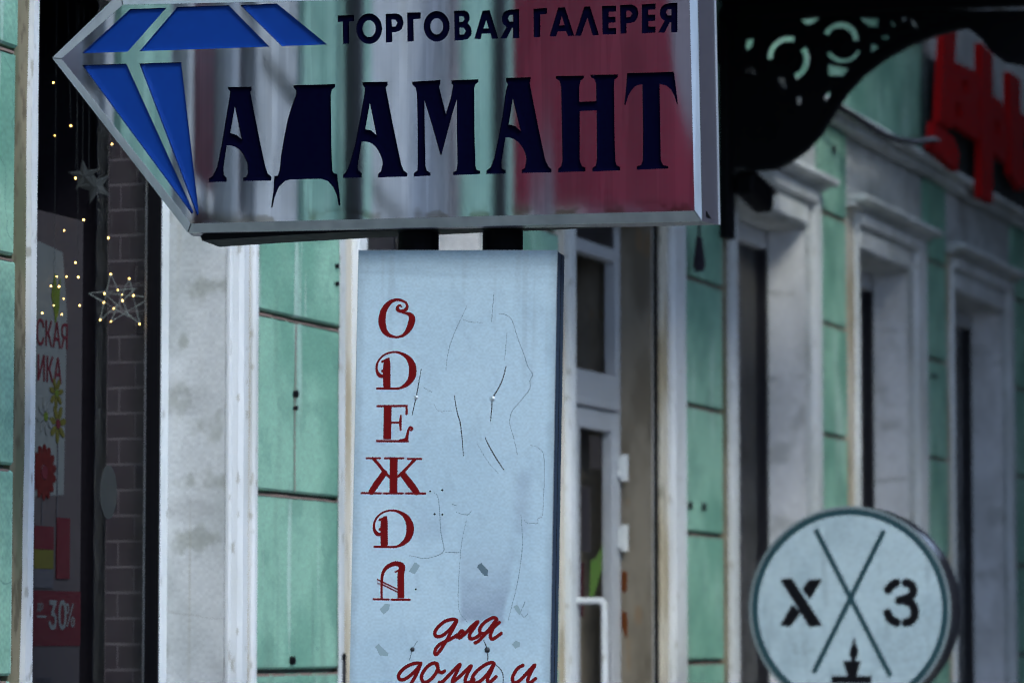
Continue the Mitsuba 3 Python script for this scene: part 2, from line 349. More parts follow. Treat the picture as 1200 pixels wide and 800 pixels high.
# ------ outlines of lettering and ironwork, in metres, each in the plane of its own sign
BIG = [[[(-0.3222,0.0602),(-0.2711,0.0594),(-0.2699,0.0535),(-0.2731,0.049),(-0.265,0.006),(-0.2521,-0.0565),(-0.24,-0.1112),(-0.2348,-0.1268),(-0.2261,-0.1348),(-0.2273,-0.1425),(-0.2884,-0.1417),(-0.2885,-0.1347),(-0.2817,-0.1333),(-0.2778,-0.1237),(-0.2798,-0.1023),(-0.2846,-0.0925),(-0.2898,-0.0827),(-0.2966,-0.0747),(-0.3058,-0.0683),(-0.3158,-0.0649),(-0.3246,-0.0642),(-0.3316,-0.1126),(-0.3307,-0.1282),(-0.3243,-0.1341),(-0.3243,-0.1423),(-0.3634,-0.1421),(-0.3634,-0.1343),(-0.3554,-0.1295),(-0.3455,-0.1103),(-0.3357,-0.062),(-0.326,-0.0039),(-0.3189,0.0387),(-0.3174,0.0511),(-0.3222,0.0563)],[(-0.3069,0.0181),(-0.2919,-0.0527),(-0.3031,-0.0427),(-0.3171,-0.0384)]],[[(-0.1789,0.0597),(-0.0879,0.0596),(-0.0879,0.053),(-0.0946,0.0482),(-0.097,0.0378),(-0.0961,-0.0609),(-0.0936,-0.1247),(-0.0897,-0.1306),(-0.083,-0.1319),(-0.0818,-0.1443),(-0.0778,-0.1733),(-0.0758,-0.1992),(-0.0797,-0.1991),(-0.0837,-0.177),(-0.0916,-0.1595),(-0.1034,-0.1464),(-0.1173,-0.1415),(-0.1845,-0.1409),(-0.1963,-0.144),(-0.2102,-0.1565),(-0.2192,-0.1775),(-0.2239,-0.1998),(-0.2271,-0.1997),(-0.222,-0.1658),(-0.2201,-0.133),(-0.2122,-0.132),(-0.2083,-0.1197),(-0.2052,-0.0888),(-0.1985,-0.0503),(-0.1907,-0.0117),(-0.1808,0.019),(-0.1749,0.0343),(-0.1726,0.042),(-0.173,0.049),(-0.1781,0.0546)]],[[(-0.0278,0.0616),(0.0259,0.061),(0.0266,0.0544),(0.0222,0.0484),(0.0277,0.021),(0.0369,-0.0265),(0.0498,-0.0885),(0.0554,-0.114),(0.0609,-0.1286),(0.069,-0.1343),(0.0682,-0.1415),(0.0056,-0.1416),(0.0056,-0.1344),(0.0119,-0.1291),(0.0155,-0.1129),(0.0144,-0.1038),(0.0111,-0.0947),(0.0059,-0.0844),(0.0,-0.0766),(-0.0055,-0.071),(-0.0129,-0.0668),(-0.0222,-0.0647),(-0.0303,-0.0645),(-0.0388,-0.1187),(-0.0369,-0.126),(-0.0295,-0.1317),(-0.0295,-0.1407),(-0.0702,-0.1411),(-0.0702,-0.1342),(-0.0628,-0.1272),(-0.0555,-0.1092),(-0.0444,-0.0714),(-0.0333,-0.0136),(-0.0252,0.0298),(-0.023,0.0498),(-0.0278,0.0554)],[(-0.0122,0.0167),(0.0019,-0.0516),(-0.0092,-0.0415),(-0.0222,-0.0386)]],[[(0.0794,0.0594),(0.1401,0.0611),(0.1401,0.0538),(0.1375,0.0467),(0.1438,0.0211),(0.1518,-0.011),(0.1621,0.0206),(0.1677,0.0494),(0.164,0.0531),(0.164,0.0596),(0.2219,0.0604),(0.2219,0.0542),(0.2153,0.0497),(0.2127,0.0408),(0.2133,-0.0424),(0.215,-0.1219),(0.2175,-0.1309),(0.2252,-0.1337),(0.2252,-0.1401),(0.1674,-0.1412),(0.1674,-0.135),(0.1747,-0.1316),(0.1766,-0.1172),(0.1756,-0.0413),(0.1757,0.0184),(0.1676,-0.0049),(0.1425,-0.0972),(0.1399,-0.0971),(0.1217,-0.0326),(0.1059,0.0186),(0.1069,-0.0756),(0.1076,-0.119),(0.1105,-0.1299),(0.1186,-0.1345),(0.1186,-0.141),(0.083,-0.1415),(0.083,-0.1346),(0.0903,-0.1294),(0.0914,-0.1149),(0.0911,-0.0389),(0.0897,0.0336),(0.0867,0.0464),(0.0794,0.0539)]],[[(0.2811,0.0611),(0.334,0.0612),(0.3333,0.0533),(0.3314,0.0498),(0.3393,0.008),(0.3536,-0.0644),(0.3644,-0.115),(0.3716,-0.1296),(0.3777,-0.1334),(0.377,-0.1405),(0.3141,-0.1403),(0.3142,-0.1335),(0.3207,-0.1301),(0.3237,-0.114),(0.323,-0.1049),(0.3208,-0.0977),(0.3168,-0.0886),(0.3118,-0.0812),(0.3052,-0.0739),(0.2972,-0.0682),(0.2892,-0.0651),(0.2797,-0.0641),(0.2709,-0.1161),(0.2716,-0.1306),(0.2799,-0.1337),(0.2799,-0.1405),(0.2387,-0.1405),(0.2387,-0.1333),(0.2479,-0.1263),(0.2552,-0.1085),(0.2644,-0.0655),(0.2737,-0.0153),(0.28,0.0315),(0.2848,0.0476),(0.2811,0.0538)],[(0.2956,0.0166),(0.3118,-0.0517),(0.3009,-0.0413),(0.2864,-0.0373)]],[[(0.3875,0.0617),(0.4473,0.0606),(0.4466,0.0552),(0.44,0.05),(0.4367,0.0375),(0.4366,0.0059),(0.4728,0.0062),(0.4726,0.0436),(0.4683,0.0538),(0.4618,0.0565),(0.4611,0.0619),(0.5189,0.0612),(0.5189,0.0555),(0.5116,0.0503),(0.5105,0.0352),(0.5111,-0.0509),(0.5126,-0.119),(0.5154,-0.1298),(0.5226,-0.1329),(0.5226,-0.1401),(0.4638,-0.1414),(0.4638,-0.1338),(0.4711,-0.1294),(0.474,-0.1144),(0.4734,-0.0132),(0.438,-0.0136),(0.4375,-0.117),(0.4422,-0.1297),(0.4494,-0.1324),(0.4494,-0.1406),(0.3915,-0.1409),(0.3915,-0.1337),(0.398,-0.1285),(0.4006,-0.116),(0.3998,-0.0477),(0.3983,0.0387),(0.3951,0.0514),(0.3875,0.0563)]],[[(0.5387,0.0631),(0.6359,0.0629),(0.6376,0.0593),(0.6451,-0.0054),(0.6426,-0.0039),(0.6374,0.0135),(0.6303,0.0262),(0.6231,0.0329),(0.6178,0.0355),(0.607,0.0384),(0.6075,-0.0537),(0.6086,-0.1216),(0.6132,-0.1317),(0.6239,-0.1345),(0.6239,-0.1392),(0.5582,-0.1399),(0.5583,-0.1328),(0.5665,-0.1305),(0.5709,-0.1206),(0.5716,-0.0526),(0.5703,0.0388),(0.5602,0.0373),(0.5541,0.0339),(0.5476,0.0269),(0.5403,0.0146),(0.5348,-0.0043),(0.5319,-0.002),(0.5349,0.0201)]]]
SMALL = [[[(-0.082,0.2061),(-0.0469,0.2056),(-0.0465,0.1925),(-0.0578,0.1922),(-0.0571,0.145),(-0.0703,0.1444),(-0.0711,0.192),(-0.0816,0.192)]],[[(0.0143,0.1744),(0.0136,0.1671),(0.0115,0.1603),(0.0082,0.1542),(0.0037,0.1491),(-0.0016,0.1454),(-0.0076,0.1432),(-0.0139,0.1426),(-0.0201,0.1436),(-0.0261,0.1462),(-0.0315,0.1503),(-0.0359,0.1556),(-0.0393,0.162),(-0.0414,0.169),(-0.0421,0.1763),(-0.0414,0.1835),(-0.0393,0.1904),(-0.036,0.1965),(-0.0315,0.2015),(-0.0261,0.2053),(-0.0202,0.2075),(-0.0139,0.2081),(-0.0076,0.2071),(-0.0017,0.2044),(0.0037,0.2003),(0.0081,0.195),(0.0115,0.1887),(0.0136,0.1817)],[(0.0004,0.1748),(0.0,0.1708),(-0.001,0.1671),(-0.0027,0.1637),(-0.005,0.1609),(-0.0077,0.1589),(-0.0107,0.1576),(-0.0139,0.1573),(-0.0171,0.1578),(-0.0201,0.1593),(-0.0228,0.1615),(-0.025,0.1644),(-0.0267,0.1679),(-0.0278,0.1718),(-0.0282,0.1758),(-0.0278,0.1798),(-0.0268,0.1836),(-0.0251,0.187),(-0.0228,0.1897),(-0.0201,0.1918),(-0.0171,0.193),(-0.0139,0.1934),(-0.0107,0.1928),(-0.0077,0.1914),(-0.005,0.1891),(-0.0027,0.1862),(-0.001,0.1827),(0.0,0.1789)]],[[(0.0221,0.2052),(0.0431,0.2061),(0.0516,0.2038),(0.0574,0.1986),(0.0611,0.1861),(0.0574,0.1729),(0.0516,0.1681),(0.0431,0.1661),(0.0357,0.166),(0.0363,0.1453),(0.0228,0.1447)],[(0.035,0.193),(0.0431,0.1924),(0.0475,0.1856),(0.0438,0.1784),(0.0357,0.178)]],[[(0.0685,0.2069),(0.098,0.2066),(0.098,0.1926),(0.0821,0.1924),(0.0831,0.1454),(0.0692,0.1448)]],[[(0.1604,0.1745),(0.1597,0.1672),(0.1576,0.1604),(0.1543,0.1543),(0.1498,0.1493),(0.1445,0.1456),(0.1386,0.1434),(0.1324,0.1428),(0.1261,0.1438),(0.1202,0.1464),(0.1149,0.1505),(0.1105,0.1558),(0.1071,0.1621),(0.1051,0.169),(0.1044,0.1763),(0.1051,0.1836),(0.1072,0.1904),(0.1105,0.1965),(0.1149,0.2015),(0.1203,0.2052),(0.1262,0.2075),(0.1324,0.2081),(0.1387,0.207),(0.1446,0.2044),(0.1499,0.2003),(0.1543,0.195),(0.1576,0.1887),(0.1597,0.1817)],[(0.1462,0.1749),(0.1459,0.1711),(0.1448,0.1675),(0.1432,0.1642),(0.141,0.1616),(0.1384,0.1596),(0.1355,0.1584),(0.1324,0.1581),(0.1293,0.1586),(0.1264,0.16),(0.1238,0.1621),(0.1216,0.165),(0.1199,0.1683),(0.1189,0.172),(0.1186,0.1759),(0.1189,0.1797),(0.1199,0.1833),(0.1216,0.1866),(0.1238,0.1892),(0.1264,0.1912),(0.1293,0.1924),(0.1324,0.1927),(0.1355,0.1922),(0.1384,0.1908),(0.141,0.1886),(0.1432,0.1858),(0.1449,0.1825),(0.1459,0.1788)]],[[(0.1699,0.2068),(0.1918,0.2073),(0.1991,0.2038),(0.2028,0.197),(0.2035,0.188),(0.1991,0.1798),(0.2051,0.1723),(0.2078,0.1629),(0.2068,0.1546),(0.2001,0.1465),(0.1883,0.1442),(0.1708,0.1441)],[(0.181,0.1954),(0.19,0.1944),(0.1924,0.1883),(0.1883,0.1828),(0.1809,0.1827)],[(0.1816,0.1711),(0.191,0.1701),(0.195,0.1633),(0.191,0.1561),(0.1816,0.1561)]],[[(0.2135,0.1461),(0.2311,0.2053),(0.2462,0.2061),(0.2649,0.145),(0.2514,0.1448),(0.2481,0.1565),(0.2296,0.1565),(0.2269,0.145)],[(0.2388,0.1851),(0.2444,0.1676),(0.233,0.1673)]],[[(0.3092,0.2059),(0.3097,0.1445),(0.2963,0.145),(0.2964,0.1665),(0.294,0.1666),(0.2829,0.1448),(0.2689,0.1452),(0.2823,0.1687),(0.275,0.1756),(0.2723,0.1833),(0.2727,0.1922),(0.2764,0.1998),(0.2831,0.2042),(0.2925,0.2058)],[(0.2965,0.1941),(0.2968,0.1798),(0.2891,0.1801),(0.2851,0.1868),(0.2891,0.194)]],[[(0.3401,0.2055),(0.3689,0.2065),(0.3691,0.1939),(0.3545,0.1928),(0.3543,0.1454),(0.3409,0.1452)]],[[(0.3743,0.1464),(0.3929,0.2063),(0.4072,0.2065),(0.4269,0.1456),(0.4136,0.1454),(0.4093,0.1561),(0.3917,0.156),(0.3883,0.1452)],[(0.4005,0.1879),(0.4061,0.1688),(0.3951,0.1682)]],[[(0.4286,0.1455),(0.4485,0.2061),(0.4604,0.2066),(0.4794,0.1455),(0.4658,0.145),(0.455,0.1827),(0.4409,0.1451)]],[[(0.486,0.2064),(0.5158,0.206),(0.5158,0.1938),(0.5002,0.1934),(0.5001,0.1828),(0.5147,0.1829),(0.5147,0.1707),(0.5001,0.1702),(0.5,0.159),(0.5156,0.1591),(0.5155,0.146),(0.4867,0.1463)]],[[(0.5241,0.2067),(0.5473,0.2076),(0.5556,0.2046),(0.5605,0.1989),(0.5631,0.1889),(0.561,0.1791),(0.5554,0.171),(0.5471,0.1686),(0.5378,0.1683),(0.5377,0.1469),(0.5248,0.1463)],[(0.5373,0.1941),(0.5446,0.1945),(0.5498,0.1883),(0.5455,0.1812),(0.5376,0.1808)]],[[(0.5704,0.2068),(0.5992,0.2074),(0.5991,0.1952),(0.5836,0.1948),(0.5835,0.1842),(0.5984,0.1844),(0.5983,0.1712),(0.5841,0.171),(0.5841,0.1595),(0.5989,0.159),(0.5988,0.1465),(0.5701,0.1458)]],[[(0.6453,0.2074),(0.645,0.1459),(0.6318,0.1463),(0.6319,0.1668),(0.6289,0.1669),(0.6179,0.1458),(0.6048,0.1463),(0.6181,0.1705),(0.6109,0.1764),(0.6083,0.184),(0.6087,0.1929),(0.6123,0.2004),(0.6183,0.2051),(0.6282,0.2074)],[(0.6324,0.1947),(0.6323,0.1816),(0.6247,0.1818),(0.6208,0.1885),(0.6248,0.1943)]]]
FACETS = [[(-0.5393,0.2356),(-0.459,0.2354),(-0.5448,0.1434),(-0.6465,0.1435)],[(-0.4347,0.2365),(-0.3213,0.2362),(-0.2315,0.144),(-0.5182,0.1438)],[(-0.2957,0.2354),(-0.2156,0.2364),(-0.1053,0.1446),(-0.2047,0.1444)],[(-0.6463,0.1178),(-0.5477,0.1176),(-0.3967,-0.2061),(-0.4014,-0.2088)],[(-0.5188,0.1171),(-0.426,0.1171),(-0.3854,-0.2082),(-0.3892,-0.2136)]]
FACE = [(-0.6927,0.1332),(-0.556,0.2452),(-0.0743,0.2384),(0.671,0.2347),(0.6788,-0.2286),(-0.4023,-0.2297)]
OUTER = [(-0.7183,0.138),(-0.5662,0.2757),(-0.0778,0.2711),(0.6853,0.2653),(0.6918,-0.2487),(-0.4137,-0.2472)]
BACK = [(-0.7689,0.1584),(-0.619,0.3015),(0.6964,0.2917),(0.7029,-0.237),(-0.4552,-0.235)]
RAIL = [(-0.3987,-0.2506),(-0.3853,-0.2397),(-0.2478,-0.2336),(0.6944,-0.2227),(0.6979,-0.2337),(0.1595,-0.243),(-0.0583,-0.2481),(-0.2478,-0.254),(-0.3948,-0.26)]
PANEL = [(-0.2176,0.4467),(0.2113,0.4468),(0.2123,-0.4619)]
CAPS = [[[(-0.1118,0.3345,0.00233),(-0.1207,0.3392,0.00256),(-0.1317,0.3409,0.0028),(-0.1413,0.3383,0.00373),(-0.15,0.3318,0.00513),(-0.1577,0.3214,0.00629),(-0.1618,0.3093,0.00722),(-0.1629,0.2963,0.00792),(-0.1613,0.2855,0.00746),(-0.1567,0.2739,0.00606),(-0.1477,0.2657,0.00419),(-0.1336,0.2615,0.00233),(-0.1235,0.2624,0.00256),(-0.1148,0.2667,0.0035),(-0.1062,0.2758,0.00536),(-0.1008,0.287,0.00699),(-0.0979,0.2987,0.00699),(-0.0994,0.306,0.00559),(-0.1056,0.3107,0.00396),(-0.1158,0.3133,0.00233),(-0.1268,0.3167,0.00233)],[(-0.1118,0.3345,0.00233),(-0.109,0.3276,0.0028),(-0.1107,0.3215,0.0035),(-0.1172,0.3172,0.0035),(-0.1246,0.3167,0.0035),(-0.1295,0.3202,0.00396),(-0.1296,0.3258,0.00256),(-0.1249,0.3292,0.0021),(-0.1213,0.3258,0.00163)]],[[(-0.1454,0.152,0.00186),(-0.1235,0.153,0.0021),(-0.1126,0.1574,0.00373),(-0.1027,0.1652,0.00559),(-0.0963,0.176,0.00722),(-0.094,0.1889,0.00816),(-0.0955,0.2009,0.00746),(-0.101,0.2125,0.00606),(-0.1095,0.2211,0.00419),(-0.1206,0.2271,0.0028),(-0.1316,0.2296,0.0021),(-0.1426,0.2287,0.00186),(-0.1535,0.2252,0.00186),(-0.1634,0.2178,0.00186),(-0.1703,0.2078,0.0021),(-0.1727,0.1971,0.00233),(-0.1712,0.1872,0.00303),(-0.1662,0.1803,0.00396),(-0.1604,0.1782,0.0035),(-0.1556,0.1808,0.0021)],[(-0.1489,0.2131,0.00419),(-0.1504,0.2036,0.00746),(-0.1505,0.1886,0.00792),(-0.1495,0.1584,0.00792)],[(-0.1704,0.1523,0.0021),(-0.1235,0.1521,0.0021)],[(-0.1606,0.2092,0.00233),(-0.1467,0.2153,0.00233)],[(-0.1598,0.1894,0.0028),(-0.1558,0.1877,0.00186)]],[[(-0.1688,0.1148,0.00233),(-0.1056,0.1157,0.00233)],[(-0.1468,0.1133,0.00839),(-0.1467,0.0445,0.00839)],[(-0.1681,0.0409,0.00233),(-0.1019,0.041,0.00233)],[(-0.1065,0.1157,0.00186),(-0.1055,0.1071,0.00233),(-0.1058,0.0994,0.0028)],[(-0.1395,0.0802,0.00186),(-0.1198,0.0804,0.00186)],[(-0.1179,0.095,0.00186),(-0.1189,0.0804,0.00303),(-0.1178,0.0649,0.00186)],[(-0.119,0.0417,0.00326),(-0.106,0.0449,0.00373),(-0.1031,0.0547,0.0028),(-0.1011,0.0642,0.00233),(-0.0973,0.0707,0.00233),(-0.0929,0.0677,0.00256),(-0.0958,0.0638,0.0021)]],[[(-0.1314,0.0026,0.00839),(-0.1308,-0.0681,0.00839)],[(-0.1507,0.0046,0.0021),(-0.1109,0.005,0.0021)],[(-0.1509,-0.0696,0.0021),(-0.1107,-0.0692,0.0021)],[(-0.1897,0.0042,0.0021),(-0.1612,0.0045,0.0021)],[(-0.1748,0.0026,0.00326),(-0.1645,-0.0084,0.00326),(-0.151,-0.0246,0.00326),(-0.1367,-0.0382,0.00233)],[(-0.1509,-0.0263,0.00606),(-0.1671,-0.0492,0.00699),(-0.1786,-0.0669,0.00606)],[(-0.1992,-0.0693,0.0021),(-0.1579,-0.0697,0.0021)],[(-0.1008,0.0038,0.0021),(-0.0719,0.0041,0.0021)],[(-0.0867,0.0018,0.00326),(-0.0987,-0.0112,0.0028),(-0.1116,-0.025,0.00326),(-0.1245,-0.0363,0.00233)],[(-0.1115,-0.0285,0.00652),(-0.0936,-0.0505,0.00746),(-0.081,-0.0662,0.00652)],[(-0.1032,-0.0691,0.0021),(-0.0622,-0.069,0.0021)]],[[(-0.1442,-0.1826,0.00186),(-0.1224,-0.1814,0.0021),(-0.1115,-0.177,0.00373),(-0.1017,-0.1692,0.00559),(-0.0953,-0.1584,0.00722),(-0.093,-0.1455,0.00816),(-0.0945,-0.1336,0.00746),(-0.1,-0.1221,0.00606),(-0.1085,-0.1136,0.00419),(-0.1195,-0.1078,0.0028),(-0.1305,-0.1054,0.0021),(-0.1414,-0.1063,0.00186),(-0.1523,-0.1099,0.00186),(-0.1622,-0.1173,0.00186),(-0.169,-0.1273,0.0021),(-0.1714,-0.138,0.00233),(-0.1699,-0.1478,0.00303),(-0.1649,-0.1546,0.00396),(-0.1592,-0.1567,0.0035),(-0.1544,-0.154,0.0021)],[(-0.1477,-0.1218,0.00419),(-0.1492,-0.1313,0.00746),(-0.1493,-0.1463,0.00792),(-0.1483,-0.1762,0.00792)],[(-0.1692,-0.1825,0.0021),(-0.1224,-0.1823,0.0021)],[(-0.1594,-0.1258,0.00233),(-0.1455,-0.1197,0.00233)],[(-0.1585,-0.1455,0.0028),(-0.1546,-0.1472,0.00186)]],[[(-0.1116,-0.2389,0.00699),(-0.1101,-0.2901,0.00746)],[(-0.1297,-0.2934,0.0021),(-0.0909,-0.2928,0.0021)],[(-0.1516,-0.2916,0.00233),(-0.1522,-0.2609,0.00256),(-0.1509,-0.2417,0.00303),(-0.1446,-0.2283,0.00373),(-0.1338,-0.2205,0.00443),(-0.1208,-0.2173,0.00513),(-0.1093,-0.2231,0.00652),(-0.1112,-0.2389,0.00699)],[(-0.1686,-0.2928,0.0021),(-0.1367,-0.2931,0.0021)],[(-0.1611,-0.2555,0.00629),(-0.1606,-0.2555,0.00629)],[(-0.1612,-0.2516,0.0014),(-0.1175,-0.2715,0.0014)],[(-0.1601,-0.2602,0.00117),(-0.1527,-0.2609,0.0014),(-0.1174,-0.2774,0.0014)],[(-0.123,-0.2348,0.00163),(-0.1152,-0.2313,0.00233)]]]
SCRIPT = [[[(0.0102,-0.3373,0.00362),(0.0066,-0.3327,0.00362),(-0.0021,-0.3329,0.00362),(-0.0148,-0.3371,0.00362),(-0.0274,-0.3474,0.00362),(-0.0352,-0.3585,0.00362),(-0.0344,-0.3669,0.00362),(-0.0269,-0.3693,0.00362),(-0.0158,-0.3644,0.00362),(-0.0033,-0.3532,0.00362),(0.0077,-0.339,0.00362),(0.0101,-0.3342,0.00362)],[(0.0093,-0.3389,0.00362),(0.0016,-0.3547,0.00362),(-0.0123,-0.38,0.00362),(-0.0232,-0.3974,0.00362),(-0.031,-0.4063,0.00362),(-0.0349,-0.4039,0.00362),(-0.0329,-0.3945,0.00362),(-0.0219,-0.3833,0.00362),(-0.0044,-0.3752,0.00362),(0.0129,-0.3648,0.00362)]],[[(0.0114,-0.3692,0.00362),(0.0208,-0.3566,0.00362),(0.0256,-0.3596,0.00362),(0.021,-0.3691,0.00362),(0.0162,-0.3704,0.00362),(0.0289,-0.3621,0.00362),(0.0429,-0.3462,0.00362),(0.0555,-0.3366,0.00362),(0.0503,-0.346,0.00362),(0.0391,-0.3634,0.00362),(0.0412,-0.3728,0.00362),(0.0545,-0.3685,0.00362),(0.0608,-0.363,0.00362)]],[[(0.0509,-0.381,0.00362),(0.0594,-0.3756,0.00362),(0.0766,-0.3565,0.00362),(0.0922,-0.3359,0.00362),(0.0959,-0.3312,0.00362),(0.0904,-0.3272,0.00362),(0.0793,-0.3315,0.00362),(0.0668,-0.3411,0.00362),(0.06,-0.3527,0.00362),(0.0639,-0.3608,0.00362),(0.0766,-0.3581,0.00362),(0.0923,-0.3453,0.00362),(0.1017,-0.3373,0.00362)],[(0.0947,-0.3328,0.00362),(0.0892,-0.3485,0.00362),(0.0831,-0.3642,0.00362),(0.0865,-0.3723,0.00362),(0.0959,-0.3677,0.00362),(0.106,-0.3601,0.00362)]],[[(-0.0658,-0.4295,0.00362),(-0.0691,-0.4252,0.00362),(-0.0803,-0.4267,0.00362),(-0.0962,-0.4339,0.00362),(-0.1088,-0.446,0.00362),(-0.1118,-0.4555,0.00362),(-0.1069,-0.461,0.00362),(-0.0973,-0.459,0.00362),(-0.0815,-0.4471,0.00362),(-0.0674,-0.4311,0.00362),(-0.0649,-0.4264,0.00362),(-0.0734,-0.4485,0.00362),(-0.088,-0.4738,0.00362),(-0.0951,-0.4849,0.00362)]],[[(-0.0306,-0.4289,0.00362),(-0.0355,-0.4243,0.00362),(-0.0466,-0.4292,0.00362),(-0.0576,-0.4413,0.00362),(-0.0627,-0.4545,0.00362),(-0.0587,-0.4638,0.00362),(-0.0491,-0.4636,0.00362),(-0.0365,-0.4524,0.00362),(-0.0279,-0.4366,0.00362),(-0.03,-0.4257,0.00362),(-0.0255,-0.4413,0.00362),(-0.0191,-0.4443,0.00362),(-0.0137,-0.441,0.00362)]],[[(-0.0241,-0.4647,0.00362),(-0.0171,-0.463,0.00362),(-0.0015,-0.447,0.00362),(0.0189,-0.4263,0.00362),(0.0128,-0.4421,0.00362),(0.0036,-0.4626,0.00362),(0.0178,-0.4529,0.00362),(0.0429,-0.429,0.00362),(0.0352,-0.4463,0.00362),(0.0307,-0.4605,0.00362),(0.0372,-0.4644,0.00362),(0.0498,-0.457,0.00362)]],[[(0.0922,-0.4249,0.00362),(0.0874,-0.421,0.00362),(0.0747,-0.4253,0.00362),(0.059,-0.4365,0.00362),(0.0481,-0.4492,0.00362),(0.046,-0.4586,0.00362),(0.0515,-0.4641,0.00362),(0.0626,-0.4608,0.00362),(0.0783,-0.4455,0.00362),(0.0922,-0.4234,0.00362),(0.0846,-0.4422,0.00362),(0.0785,-0.4573,0.00362),(0.0833,-0.4625,0.00362),(0.0968,-0.4507,0.00362)]],[[(0.1536,-0.4259,0.00362),(0.1432,-0.4317,0.00362),(0.1339,-0.4459,0.00362),(0.1319,-0.4569,0.00362),(0.1374,-0.4624,0.00362),(0.15,-0.455,0.00362),(0.178,-0.4248,0.00362),(0.1703,-0.4405,0.00362),(0.1642,-0.4562,0.00362),(0.1691,-0.4617,0.00362),(0.1807,-0.4528,0.00362)]]]
SCRATCH = [[(-0.076,0.1944,0.00103),(-0.0805,0.167,0.00103),(-0.0859,0.1337,0.00103),(-0.0901,0.1147,0.00103),(-0.0942,0.0948,0.00103)],[(0.1064,0.2004,0.00135),(0.0984,0.1706,0.00135),(0.0887,0.1507,0.00135),(0.0785,0.1323,0.00135),(0.077,0.1086,0.00135),(0.0749,0.0838,0.00135)],[(-0.0041,0.1392,0.00116),(0.0031,0.103,0.00116),(0.0095,0.0833,0.00116),(0.0135,0.0585,0.00116),(0.0184,0.0116,0.00116)],[(0.064,0.0501,0.00135),(0.076,0.0269,0.00135),(0.0899,0.0048,0.00135),(0.1054,-0.0172,0.00135)],[(0.0883,0.3119,0.00071),(0.1034,0.3095,0.00071),(0.1177,0.2971,0.00071),(0.1294,0.2624,0.00071),(0.1452,0.2229,0.00071),(0.1531,0.2006,0.00071),(0.1634,0.1834,0.00071),(0.1576,0.171,0.00071),(0.1579,0.1537,0.00071),(0.1393,0.1288,0.00071),(0.1197,0.1039,0.00071),(0.1166,0.0792,0.00071),(0.1257,0.0496,0.00071),(0.1339,0.0127,0.00071)],[(0.02,0.3276,0.00055),(0.0079,0.3017,0.00055),(-0.0115,0.2569,0.00055),(-0.0208,0.2171,0.00055),(-0.0228,0.1922,0.00055)],[(0.0774,0.3566,0.00055),(0.0735,0.2945,0.00055)],[(0.0079,0.3017,0.00048),(0.0257,0.2943,0.00048),(0.0534,0.2929,0.00048)],[(0.1071,0.2723,0.00042),(0.1027,0.2127,0.00042)],[(-0.0727,0.1561,0.00048),(-0.0522,0.1453,0.00048)],[(-0.0492,0.1225,0.00035),(-0.0363,0.1052,0.00035),(-0.0086,0.1064,0.00035)],[(0.0482,0.0366,0.00039),(0.0689,0.0022,0.00039),(0.0935,-0.0247,0.00039)],[(0.161,0.0351,0.00058),(0.1786,0.0294,0.00058),(0.1899,0.0132,0.00058),(0.1922,-0.0336,0.00058),(0.19,-0.1123,0.00058)],[(0.1513,-0.1226,0.00058),(0.1564,-0.1275,0.00058),(0.1789,-0.1287,0.00058),(0.1802,-0.1188,0.00058),(0.1901,-0.1162,0.00058)],[(0.1436,-0.1109,0.00055),(0.1467,-0.1463,0.00055),(0.1474,-0.1856,0.00055),(0.1386,-0.2545,0.00055),(0.1247,-0.3136,0.00055),(0.1201,-0.3333,0.00055)],[(0.0284,-0.1183,0.00042),(0.0179,-0.1726,0.00042),(0.0133,-0.2466,0.00042),(0.0145,-0.3106,0.00042),(0.0351,-0.3397,0.00042)],[(-0.0048,-0.0905,0.0008),(0.0054,-0.0939,0.0008)],[(0.0056,-0.1077,0.00071),(0.0183,-0.1115,0.00071),(0.0308,-0.1123,0.00071),(0.0382,-0.1033,0.00071)],[(-0.0933,-0.2004,0.00071),(-0.0781,-0.2026,0.00071),(-0.0629,-0.2058,0.00071),(-0.0379,-0.2006,0.00071),(-0.0204,-0.1904,0.00071),(-0.0218,-0.1732,0.00071),(-0.0273,-0.1486,0.00071),(-0.0313,-0.0992,0.00071),(-0.0353,-0.0746,0.00071),(-0.043,-0.0672,0.00071)],[(-0.0154,-0.1918,0.0009),(0.0163,-0.1924,0.0009)],[(0.1448,-0.3206,0.00071),(0.1553,-0.2935,0.00071)],[(0.1478,-0.3181,0.00071),(0.1539,-0.3254,0.00071),(0.1622,-0.3179,0.00071)],[(-0.0723,-0.378,0.00082),(-0.0831,-0.397,0.00082),(-0.0891,-0.4206,0.00082)],[(0.069,-0.3754,0.00123),(0.0773,-0.3956,0.00123),(0.0784,-0.4189,0.00123)],[(0.0906,-0.4218,0.00102),(0.1051,-0.434,0.00102),(0.1117,-0.4479,0.00102),(0.1115,-0.4729,0.00102)]]
RIVETS = [(-0.0859,0.1338),(0.0786,0.1322),(-0.0831,-0.397),(0.0769,-0.3951)]
DOTS = [(-0.0411,-0.1121),(-0.0249,-0.1131),(-0.0519,-0.0645),(-0.0254,-0.0615),(-0.0781,-0.2707)]
TAPE = [[(0.051,-0.2214),(0.0603,-0.2129),(0.0757,-0.2284),(0.0749,-0.2408),(0.0674,-0.2399)],[(-0.0942,-0.2335),(-0.082,-0.2135),(-0.0702,-0.2208),(-0.0814,-0.2392)],[(-0.1555,-0.3144),(-0.1439,-0.3023),(-0.1326,-0.3027),(-0.1356,-0.3147),(-0.1466,-0.325)],[(-0.1629,-0.3937),(-0.1566,-0.3867),(-0.1337,-0.4073),(-0.1368,-0.4127),(-0.1529,-0.4108)],[(0.1305,-0.3037),(0.1394,-0.2987),(0.1477,-0.3132),(0.1448,-0.3206),(0.1372,-0.3134)],[(0.1296,-0.3821),(0.1374,-0.3742),(0.147,-0.3787),(0.1456,-0.388),(0.1361,-0.3913)]]
